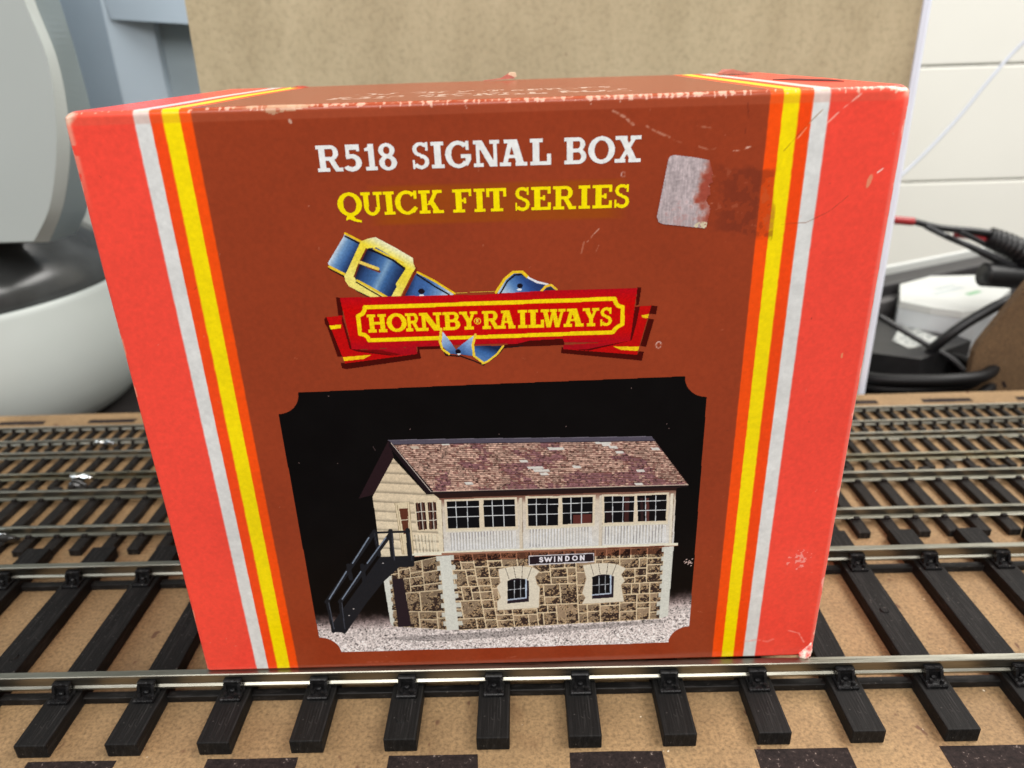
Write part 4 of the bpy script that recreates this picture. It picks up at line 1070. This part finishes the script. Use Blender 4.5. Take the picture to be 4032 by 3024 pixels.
def quoin(Q, side, seed, n=8):
    rg = random.Random(seed)
    PS.put(PS.m_poly(Q), QW)
    for i in range(n):
        b0, b1 = i / n, (i + 0.5) / n
        for sd in side:
            if sd > 0: P_ = sub(Q, 1.0, b0, 1.0 + rg.uniform(.25, .45), b1)
            else: P_ = sub(Q, -rg.uniform(.2, .4), b0, 0.0, b1)
            PS.put(PS.m_poly(P_), (206, 206, 196))
quoin(q['quoin'], (1, -1), 3); quoin(q['rquoin'], (-1,), 4); quoin(q['lquoin'], (1,), 6, 6)
PS.put(PS.m_poly(q['ldoor']), (40, 30, 36)); 
for Q, Wq, G, Vv in zip(q['sur'], q['aw'], q['wgl'], q['vous']):
    PS.put(PS.m_poly(Q), (222, 214, 196)); PS.put(PS.m_stroke(Q, .10, 1), (184, 160, 130))
    for i in range(0, len(Vv), 2): PS.put(PS.m_stroke(Vv[i:i + 2], .10), (84, 70, 60))
    PS.put(PS.m_poly(Wq), (40, 30, 40)); PS.put(PS.m_poly(G), (16, 16, 20))
    PS.put(PS.m_stroke([bil(G, 1.0, .02), bil(G, 1.0, 1.0)], .26), (188, 204, 226)); PS.put(PS.m_stroke([bil(G, 0, 1), bil(G, 1, 1)], .28), (176, 188, 208))
    for a in (.36, .7): PS.put(PS.m_stroke([bil(G, a, .02), bil(G, a, 1)], .10), (180, 186, 194))
    PS.put(PS.m_stroke([bil(G, 0, .48), bil(G, 1, .48)], .11), (186, 190, 198))
# station sign
sg = q['signin']
PS.put(PS.m_poly(sub(sg, -0.012, -0.10, 1.012, 1.13)), (214, 210, 216)); PS.put(PS.m_poly(sg), (38, 27, 34))
b0, t0, b1, t1 = [v - VOFF for v in PIC['signV']]
for ch, x0, x1 in PIC['signL']:
    f = ((x0 + x1) / 2 - PIC['signU'][0]) / (PIC['signU'][1] - PIC['signU'][0])
    vb = b0 + (b1 - b0) * f; vh = (t0 + (t1 - t0) * f) - vb
    g = 0.10
    for st_ in sans(ch):
        if st_[0] == 'ln': pts = st_[1]
        else: pts = [(st_[1] + st_[3] * math.cos(math.radians(a)), st_[2] + st_[4] * math.sin(math.radians(a))) for a in np.linspace(st_[5], st_[6], 18)]
        PS.put(PS.m_stroke([(x0 + g + px * (x1 - x0 - 2 * g), vb + g + py * (vh - 2 * g)) for px, py in pts], 0.24), (236, 232, 240))
# black outside staircase
PS.ops(shift(PIC['stairs'], -VOFF))
# dust specks on the dark backdrop
for _ in range(12):
    x, y = rs.uniform(23, 88), rs.uniform(44, 56.5)
    PS.put(PS.m_stroke([(x, y), (x + rs.normal(0, .1), y + rs.normal(0, .12))], .09), (118, 96, 92))
PS.put(PS.m_stroke([(36.0, 47.0), (36.3, 46.3)], .1), (70, 56, 56))
for _ in range(14):
    x, y = rs.normal(88.6, .7), rs.normal(22.2, .35)
    PS.put(PS.m_stroke([(x, y), (x + .1, y + .1)], .16), (205, 180, 172))
PS.a = base_a
PS.grain(0.07, 0.16, 9)
o = lay(PS, 'picture_panel', 0.03, PRINT, carton)

# ---- half-peeled price sticker, silvery with a torn right edge
ss = Sheet(79.0, 91.0, 79.0, 92.5, 0.07)
d2 = vnoise(ss.shape, 12, 91, 3); d3 = vnoise(ss.shape, 4, 92, 2); d4 = vnoise(ss.shape, 22, 94, 3)
m_ = lambda p: (p[0], p[1] - VOFF)
stk = [m_(p) for p in ((81.35, 90.35), (81.55, 90.75), (82.05, 90.95), (84.6, 90.6), (87.1, 90.1), (88.3, 86.4), (87.3, 80.6), (81.1, 81.4), (80.45, 81.7), (80.15, 82.5))]
s_, m0, X, Y = ss.m_poly(stk)
lim = 88.1 + 2.2 * (d4[s_] - 0.5) + 1.3 * (d2[s_] - .5) - 1.1 * np.exp(-((Y - 86.6) / 2.0) ** 2) + 0.3 * (Y > 88.6)
m0 = m0 & (X < lim)
base = np.array((186, 170, 172.)) * (0.86 + 0.20 * d3[s_] + 0.16 * (d2[s_] - .4) + 0.10 * (d4[s_] - .4))[..., None]
patch = np.exp(-(((X - 84.9) / 1.5) ** 2 + ((Y - 84.6) / 1.6) ** 2)) * 0.55 + np.exp(-(((X - 86.9) / 1.3) ** 2 + ((Y - 86.6) / 1.6) ** 2)) * 0.9
thin = (sm((X - 85.9) / 2.3 + 0.8 * (d2[s_] - .5) + 0.5 * (d4[s_] - .5) + patch * (0.5 + d2[s_]), 0.05, 0.95))[..., None]
fibre = np.repeat(vnoise((ss.shape[0] // 6 + 2, ss.shape[1]), 2.2, 95, 1), 6, 0)[:ss.shape[0]][s_]
base = base * (0.90 + 0.20 * fibre)[..., None]
pink = (sm(d2[s_] * .6 + d3[s_] * .5 - 0.06 * (Y - 84), 0.60, 0.85) * 0.45)[..., None]
base = base * (1 - pink) + np.array((160, 112, 108.)) * pink
col = base * (1 - thin) + np.array((158, 62, 40.)) * thin
rim = (X > lim - 0.18) & (d3[s_] > .72)
col[rim] = (206, 188, 176)
col[(np.hypot((X - 86.7) / 1.1, (Y - 81.0 + VOFF) / .6) < 1) & (d3[s_] > .42)] = (216, 202, 170)
ss.put((s_, m0), col)
o = lay(ss, 'price_sticker', 0.07, attr_material('torn_label', 0.62, 0.08), carton, 0.05 * d2)
o['label'] = 'torn silvery remains of a price sticker'

# ---- crushed lower right corner with bare paper showing
bm = bmesh.new()
cp = [(110.7, 0.55, -0.15), (111.3, 0.9, -0.05), (112.75, 3.2, 0.10), (113.15, 2.4, 0.2), (113.1, 0.5, 0.0), (112.5, -0.35, -0.35), (111.9, -0.75, -0.45), (111.2, -0.45, -0.42)]
v1 = [bm.verts.new((x, y - 0.08, z)) for x, z, y in cp]
cen = bm.verts.new((112.2, -0.75, 0.5)); 
v2 = [bm.verts.new((x - 0.1, y + 0.9, z + 0.1)) for x, z, y in cp]
n = len(cp)
for i in range(n):
    bm.faces.new((v1[i], v1[(i + 1) % n], cen)); bm.faces.new((v1[(i + 1) % n], v1[i], v2[i], v2[(i + 1) % n]))
bmesh.ops.subdivide_edges(bm, edges=bm.edges[:], cuts=3, use_grid_fill=True)
for v in bm.verts: v.co += Vector((random.gauss(0, .05), random.gauss(0, .07), random.gauss(0, .05)))
N = Nodes('torn_paper'); a = N.noise(900, 4); r = N.ramp(a.outputs['Fac'], [(0.40, lin((222, 88, 80))), (0.52, lin((238, 170, 160))), (0.62, lin((238, 224, 208)))])
N.l(r.outputs[0], N.b.inputs['Base Color']); N.set(Roughness=0.8)
o = obj('crushed_corner', bm, N.m, carton, True); o['label'] = 'crushed corner with bare pale paper'
# loose fibres and flaps lifting off the lid's edges
def flap(pts, mat, name):
    bm = bmesh.new()
    vs = [bm.verts.new(p) for p in pts]; f = bm.faces.new(vs)
    ext = bmesh.ops.extrude_face_region(bm, geom=[f])
    for v in [g for g in ext['geom'] if isinstance(g, bmesh.types.BMVert)]: v.co += Vector((0, 0.05, 0.12))
    return obj(name, bm, mat, carton)
FL = plain('worn_card', lin((150, 70, 52)), 0.6, var=0.3, scale=900)
FLP = plain('bare_card', lin((205, 180, 150)), 0.7, var=0.2, scale=900)
flap([(54.5, 60, CH + .3), (58.0, 62, CH + .55), (59.8, 63, CH + 1.5), (60.3, 63.2, CH + 1.3), (61.0, 63, CH + .5)], FL, 'lid_tear')
flap([(59.5, 62.8, CH + 1.1), (60.0, 63, CH + 1.65), (61.2, 63.2, CH + 1.6), (61.4, 63.2, CH + .8), (60.6, 63, CH + .6)], FLP, 'lid_tear')
flap([(14.0, 62, CH + .05), (15.2, 62.4, CH + .35), (16.6, 62.6, CH + .3), (17.6, 62.8, CH + .05)], FL, 'lid_tear')
flap([(103.5, 27, CH + .05), (105.6, 24, CH + .22), (108.8, 17, CH + .2), (110.0, 14, CH + .03)], plain('dark_tear', lin((92, 44, 36)), .7), 'lid_tear')
flap([(101.5, 55, CH + .3), (103.2, 58, CH + 1.0), (106, 60, CH + .9), (107, 50, CH + .2)], FL, 'lid_tear')

# ------------------------------------------------------------------ clutter behind the board
# tall brown board with a white plastic edge
pb = empty('pin_board', (88, 138, -9))
tag(pb, 'tall tan fibre panel with a white plastic edge strip, upright behind the carton', 'panel')
N = Nodes('panel_board')
a = N.noise(38, 6.0, stretch=(1.3, 1, 0.6), rough=0.68); r = N.ramp(a.outputs['Fac'], [(0.3, lin((180, 164, 130), .84)), (0.7, lin((204, 188, 153), .84))])
b = N.noise(700, 3.0); br_ = N.ramp(b.outputs['Fac'], [(0.28, (0.86, 0.86, 0.85)), (0.5, (1, 1, 1)), (0.74, (1.06, 1.06, 1.06))])
c = N.mix(1.0, r.outputs[0], br_.outputs[0], 'MULTIPLY')
s2 = N.noise(330, 3.0, stretch=(1, 1, .6)); sr2 = N.ramp(s2.outputs['Fac'], [(0.70, (0, 0, 0)), (0.78, (0.6, 0.6, 0.6))])
c = N.mix(sr2.outputs[0], c, lin((120, 100, 76)))
N.l(c, N.b.inputs['Base Color']); N.set(Roughness=0.7); N.bump(b.outputs['Fac'], 0.3, 0.0002)
bm = bmesh.new(); prism(bm, [(-108, -17), (108.4, -17), (106.8, 215), (-105, 215), (-105, 137), (-105.4, 110)], 'y', -2.5, 2.5)
obj('panel', bm, N.m, pb)
EDGEW = plain('white_edge', lin((226, 230, 242), .95), 0.22, var=0.02, scale=60)
bm = bmesh.new()
pts = []
for k in range(11):
    t = -math.pi * 0.5 + math.pi * k / 10
    pts.append((1.55 * math.cos(t), 1.0 * math.sin(t)))
outl = [(-1.6, 3.3)] + [(1.9 + p * .45, 3.3 + 3.3 * q_) for p, q_ in ((math.cos(t), -math.sin(t)) for t in np.linspace(-1.2, 1.2, 9))] + [(-1.6, -3.3)]
outl = [(-0.1, 3.2), (1.6, 3.2), (2.5, 2.4), (2.9, 1.0), (2.9, -1.2), (2.4, -2.7), (1.4, -3.4), (-0.1, -3.4)]
vs = prism(bm, outl, 'z', -17, 215)
for v in vs: v.co.x += 108.4 + (106.8 - 108.4) * (v.co.z / 215)
obj('edge_strip', bm, EDGEW, pb)

# white rounded appliance at the left: body over a dark band over a bowl
ap = empty('countertop_appliance', (-164, 195, -9))
tag(ap, 'white rounded appliance with a dark glossy band above its bowl base, at left', 'appliance')
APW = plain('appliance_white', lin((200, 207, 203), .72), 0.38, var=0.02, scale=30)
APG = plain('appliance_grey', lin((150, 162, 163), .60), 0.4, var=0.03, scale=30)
bm = bmesh.new()
lathe(bm, [(0, -17), (56, -17), (63, -13.5), (68.5, -7), (72.5, 2), (74.4, 11), (74.6, 20), (73.4, 30), (71.8, 37), (71.4, 39), (70.6, 39.8), (69.6, 39.5), (67.5, 34), (0, 33)], 0, 0, 128)
obj('bowl_base', bm, APW, ap, True)
bm = bmesh.new()
lathe(bm, [(0, 34), (66.5, 35.5), (69, 38.5), (67, 47), (62, 53), (56, 58), (52, 70), (0, 70)], 0, 0, 128)
obj('dark_band', bm, plain('smoked_gloss', (0.045, 0.047, 0.047), 0.24, var=0.2, scale=80), ap, True)
def curve2(pts, n=8):
    return [(v.x, v.y) for v in smooth_path([(a, b, 0) for a, b in pts], n)]
A_ = curve2([(84, 240), (91.0, 160), (92.9, 139), (95.2, 123), (93.2, 107), (89.4, 93), (82.5, 77), (74, 66.0)]) + [(-60, 66.0), (-60, 240)]
B_ = curve2([(78, 240), (86.5, 160), (88.4, 140), (89.5, 124), (89.6, 104), (86.0, 88), (79.5, 72), (72.4, 62.6)]) + [(-60, 62.6), (-60, 240)]
M_ = curve2([(84.3, 240), (91.3, 160), (93.2, 139), (95.5, 123), (94.4, 106.5), (91.0, 92), (84.0, 76), (76, 64.5)]) + [(-60, 64.5), (-60, 240)]
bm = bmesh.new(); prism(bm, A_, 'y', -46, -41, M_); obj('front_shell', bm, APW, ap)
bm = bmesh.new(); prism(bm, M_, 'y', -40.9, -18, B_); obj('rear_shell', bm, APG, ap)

# blue-grey plastic storage tower behind it
tw = empty('storage_tower', (-85, 245, -9))
tag(tw, 'blue grey plastic storage rack with upright post and top rail, behind the appliance', 'rack')
TG = plain('blue_grey_plastic', lin((186, 202, 216), .95), 0.35, var=0.03, scale=40)
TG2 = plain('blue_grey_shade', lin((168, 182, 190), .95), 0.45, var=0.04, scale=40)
bm = bmesh.new()
prism(bm, [(-30, 0), (-8.6, -6.0), (-7.6, -6.4), (-6.6, -6.0), (8.5, 2.0), (8.5, 8), (-30, 8)], 'z', -17, 230)
obj('post', bm, TG, tw)
bm = bmesh.new(); prism(bm, [(-6.0, 146.4), (-5.0, 138.2), (60, 132.6), (60, 146)], 'y', -6, 6); obj('top_rail', bm, TG, tw)
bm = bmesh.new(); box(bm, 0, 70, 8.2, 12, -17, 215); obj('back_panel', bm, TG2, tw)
bm = bmesh.new(); box(bm, 8.6, 70, -2, 8, 170, 215, .6); obj('upper_shelf', bm, TG, tw)

# right-hand clutter
bm = bmesh.new(); tube(bm, [(330, 262, 132), (304.2, 260, 109.1), (289.9, 255, 94.5), (276.9, 250, 79.7), (264.3, 245, 67.5), (251.9, 240, 57.4), (236, 232, 47), (205, 215, 36)], 0.75, 12)
o = obj('white_cable', bm, plain('cable_white', lin((196, 200, 210), .9), 0.4, var=0.02), None, True); tag(o, 'thin white cable slanting down in front of the white wall', 'cable')

lead = empty('test_lead', (245, 190, 40)); tag(lead, 'black twin lead with a red tip and ribbed black plug end', 'cable')
def L_(pts): return [(x - 245, y - 190, z - 40) for x, y, z in pts]
BLK = plain('black_rubber', (0.008, 0.008, 0.009), 0.45, var=0.3, scale=200)
bm = bmesh.new(); tube(bm, L_([(227, 190, 46.5), (233.5, 190, 45.9), (244.2, 190, 43.2), (259.6, 190, 41.2), (269.3, 190, 38.8), (281, 190, 32)]), lambda t: 1.15 + 0.5 * t, 12); obj('upper_wire', bm, BLK, lead, True)
bm = bmesh.new(); tube(bm, L_([(238, 189, 44.2), (248, 188, 39.4), (262, 187, 33.6), (280, 186, 25.0), (292, 186, 19)]), lambda t: 1.0 + 0.4 * t, 12); obj('lower_wire', bm, plain('worn_black', (0.03, 0.032, 0.035), 0.45, var=0.4, scale=150), lead, True)
bm = bmesh.new(); tube(bm, L_([(214, 191, 48.5), (224, 190, 47.0), (233.4, 190, 45.9)]), 1.6, 12); obj('red_tip', bm, plain('red_sleeve', lin((150, 32, 34)), 0.5), lead, True)
bm = bmesh.new(); tube(bm, L_([(252, 191.5, 40.4), (259, 191.5, 39.2), (266, 191.5, 36.6)]), 1.7, 12); obj('red_sleeve', bm, plain('red_sleeve_dull', lin((170, 52, 56)), 0.5), lead, True)
bm = bmesh.new(); tube(bm, L_([(264, 190, 39.0), (270, 188.5, 36.6), (278, 187, 32.5), (290, 186, 25)]), lambda t: 3.3 + 0.75 * (math.sin(t * 75) > 0) + 1.6 * t, 20, 20); obj('ribbed_plug', bm, BLK, lead, True)
bm = bmesh.new(); tube(bm, L_([(264.3, 186, 24.6), (264.6, 186, 24.6), (274, 186.5, 23.6), (284, 187, 22.6)]), lambda t: 3.9 + 0.9 * min(t * 12, 1), 20); obj('plug_body', bm, BLK, lead, True)
bm = bmesh.new(); tube(bm, L_([(246, 187.5, 40.8), (256, 187, 35.6), (268, 187, 29.5), (284, 187, 21.5)]), 0.8, 12); obj('thin_wire', bm, BLK, lead, True)
bm = bmesh.new(); tube(bm, L_([(252, 189, 41.6), (260, 188.6, 37.8), (270, 188, 33)]), 1.0, 12); obj('inner_wire', bm, BLK, lead, True)

# white lid standing on a dark block
lid = empty('plastic_tub', (262, 214, -9)); tag(lid, 'white rounded plastic tub with faint grey and green print on its lid', 'tub')
top = [(236.9, 198), (249.2, 224), (270, 236), (293.5, 235.6), (297, 226), (294.6, 211), (279, 195), (264, 182.8), (256, 181.6), (246, 188)]
WT = plain('tub_white', lin((220, 222, 218), .72), 0.45, var=0.03, scale=40); WG = plain('tub_side', lin((206, 210, 212), .95), 0.4, var=0.03, scale=40)
loc = lambda L: [(x - 262, y - 214) for x, y in L]
shr = lambda L, k: [((x - 266) * k + 266, (y - 210) * k + 210) for x, y in L]
bm = bmesh.new(); prism(bm, loc(shr(top, .94)), 'z', -17, 16.4, None)
o = obj('tub_body', bm, WG, lid); 
top = shr(top, .95)
bm = bmesh.new(); prism(bm, loc(top), 'z', 16.5, 19.2, loc(shr(top, 0.985))); obj('lid', bm, WT, lid)
bm = bmesh.new(); box(bm, -6, 14, -4, -1, 19.21, 19.26, rot=0.5); box(bm, -2, 12, 1.5, 4, 19.21, 19.26, rot=0.5)
obj('grey_print', bm, plain('grey_ink', lin((172, 178, 178)), .5), lid)
bm = bmesh.new(); box(bm, 8, 17, -8, -5.5, 19.21, 19.26, rot=0.5); obj('green_print', bm, plain('green_ink', lin((112, 160, 120)), .5), lid)

# black adapter with a pale label
ad = empty('power_adapter', (232, 183, -9)); tag(ad, 'black power adapter with a grey white printed label on top', 'adapter')
bm = bmesh.new(); prism(bm, [(-26, -12), (-8, 24), (16, 22), (27, -6), (-2, -24)], 'z', -17, 8.9); obj('case', bm, plain('adapter_black', (0.014, 0.0135, 0.014), 0.4, var=0.2), ad)
N = Nodes('adapter_label'); a = N.noise(500, 4, stretch=(1, 2.5, 1)); r = N.ramp(a.outputs['Fac'], [(0.42, lin((120, 124, 124))), (0.56, lin((196, 198, 192)))]); N.l(r.outputs[0], N.b.inputs['Base Color']); N.set(Roughness=.5)
bm = bmesh.new(); prism(bm, [(-3.5, -3.6), (7.1, 12.4), (12.1, 12.7), (16.7, -5.1), (-1.3, -12.8)], 'z', 8.95, 9.05); obj('rating_label', bm, N.m, ad)

bm = bmesh.new(); box(bm, 150, 240, 252, 330, -26, -4, 1.5, 2)
o = obj('black_case', bm, plain('case_black', (0.018, 0.015, 0.016), 0.45, var=.2), None); tag(o, 'low black case lying on the desk behind the adapter', 'case')
ps = empty('power_strip', (282, 247, -26)); tag(ps, 'dark flat power strip with a white upper rim near the wall', 'power strip')
PSB = plain('strip_dark', (0.022, 0.02, 0.021), 0.5, var=.3)
bm = bmesh.new(); box(bm, -70, 70, -6, 6, 0, 36.5, 1.2, 2, rot=0.45, piv=(0, 0, 0)); obj('body', bm, PSB, ps)
bm = bmesh.new(); box(bm, -70, 70, -12, -6.3, 0, 31.5, 1.0, 2, rot=0.45, piv=(0, 0, 0)); obj('socket_ledge', bm, plain('strip_grey', (0.06, 0.056, 0.056), 0.5, var=.3), ps)
bm = bmesh.new(); box(bm, -70, 70, 6.3, 8.8, 0, 40.0, .8, 2, rot=0.45, piv=(0, 0, 0)); obj('white_rim', bm, WT, ps)

bm = bmesh.new(); tube(bm, [(250, 190, -14), (243, 176, -7), (238, 168, -1), (240, 164, 6), (247, 163, 13), (256, 163, 19), (264, 164, 22)], 2.0, 14)
tube(bm, [(222, 181, 10), (232, 172, 4.5), (244, 164, -2), (248, 160, -6)], 1.15, 12)
o = obj('adapter_cord', bm, BLK, None, True); tag(o, 'thick black cord arching up beside the tub', 'cable')
bm = bmesh.new()
coil = []
for k in range(0, 15 * 6):
    a_ = 2 * math.pi * k / 15 + 0.6
    lay_ = k / 15
    rr = 1.0 + 0.10 * math.sin(lay_ * 2.3) + 0.04 * math.sin(k * 1.7)
    coil.append((228 + 27 * rr * math.cos(a_), 160.5 + 19 * rr * math.sin(a_), -23.5 + 3.9 * lay_ + 0.7 * math.sin(k * .9)))
tube(bm, coil, 2.3, 12, 4)
o = obj('coiled_cable', bm, plain('cable_black', (0.004, 0.0036, 0.0038), 0.5, var=.3, scale=200, spec=0.25), None, True); tag(o, 'black cable wound in a flat coil on the desk just behind the rear track', 'cable')

# brown hardboard offcut leaning at the right, with two slots as dark patches
hb = empty('hardboard_offcut', (256, 150, -9)); tag(hb, 'brown hardboard offcut with two dark slots, standing at the right behind the board', 'offcut')
bm = bmesh.new(); prism(bm, [(-12.0, -17), (-13.1, 15.7), (-12.0, 19.2), (-0.6, 40.4), (14, 62), (50, 62), (50, -17)], 'y', -1.5, 1.5)
obj('sheet', bm, mdf('hardboard', lin((128, 100, 68), .7), lin((108, 82, 54), .7), lin((60, 42, 28))), hb)
for x, z in ((-5.0, 6.6), (0.6, 1.9)):
    bm = bmesh.new(); prism(bm, [(x - 1.3, z + 1.5), (x - .2, z + 1.9), (x + 1.5, z - .6), (x + .4, z - 1.2)], 'y', -1.56, -1.4); obj('dark_slot', bm, BURN, hb)
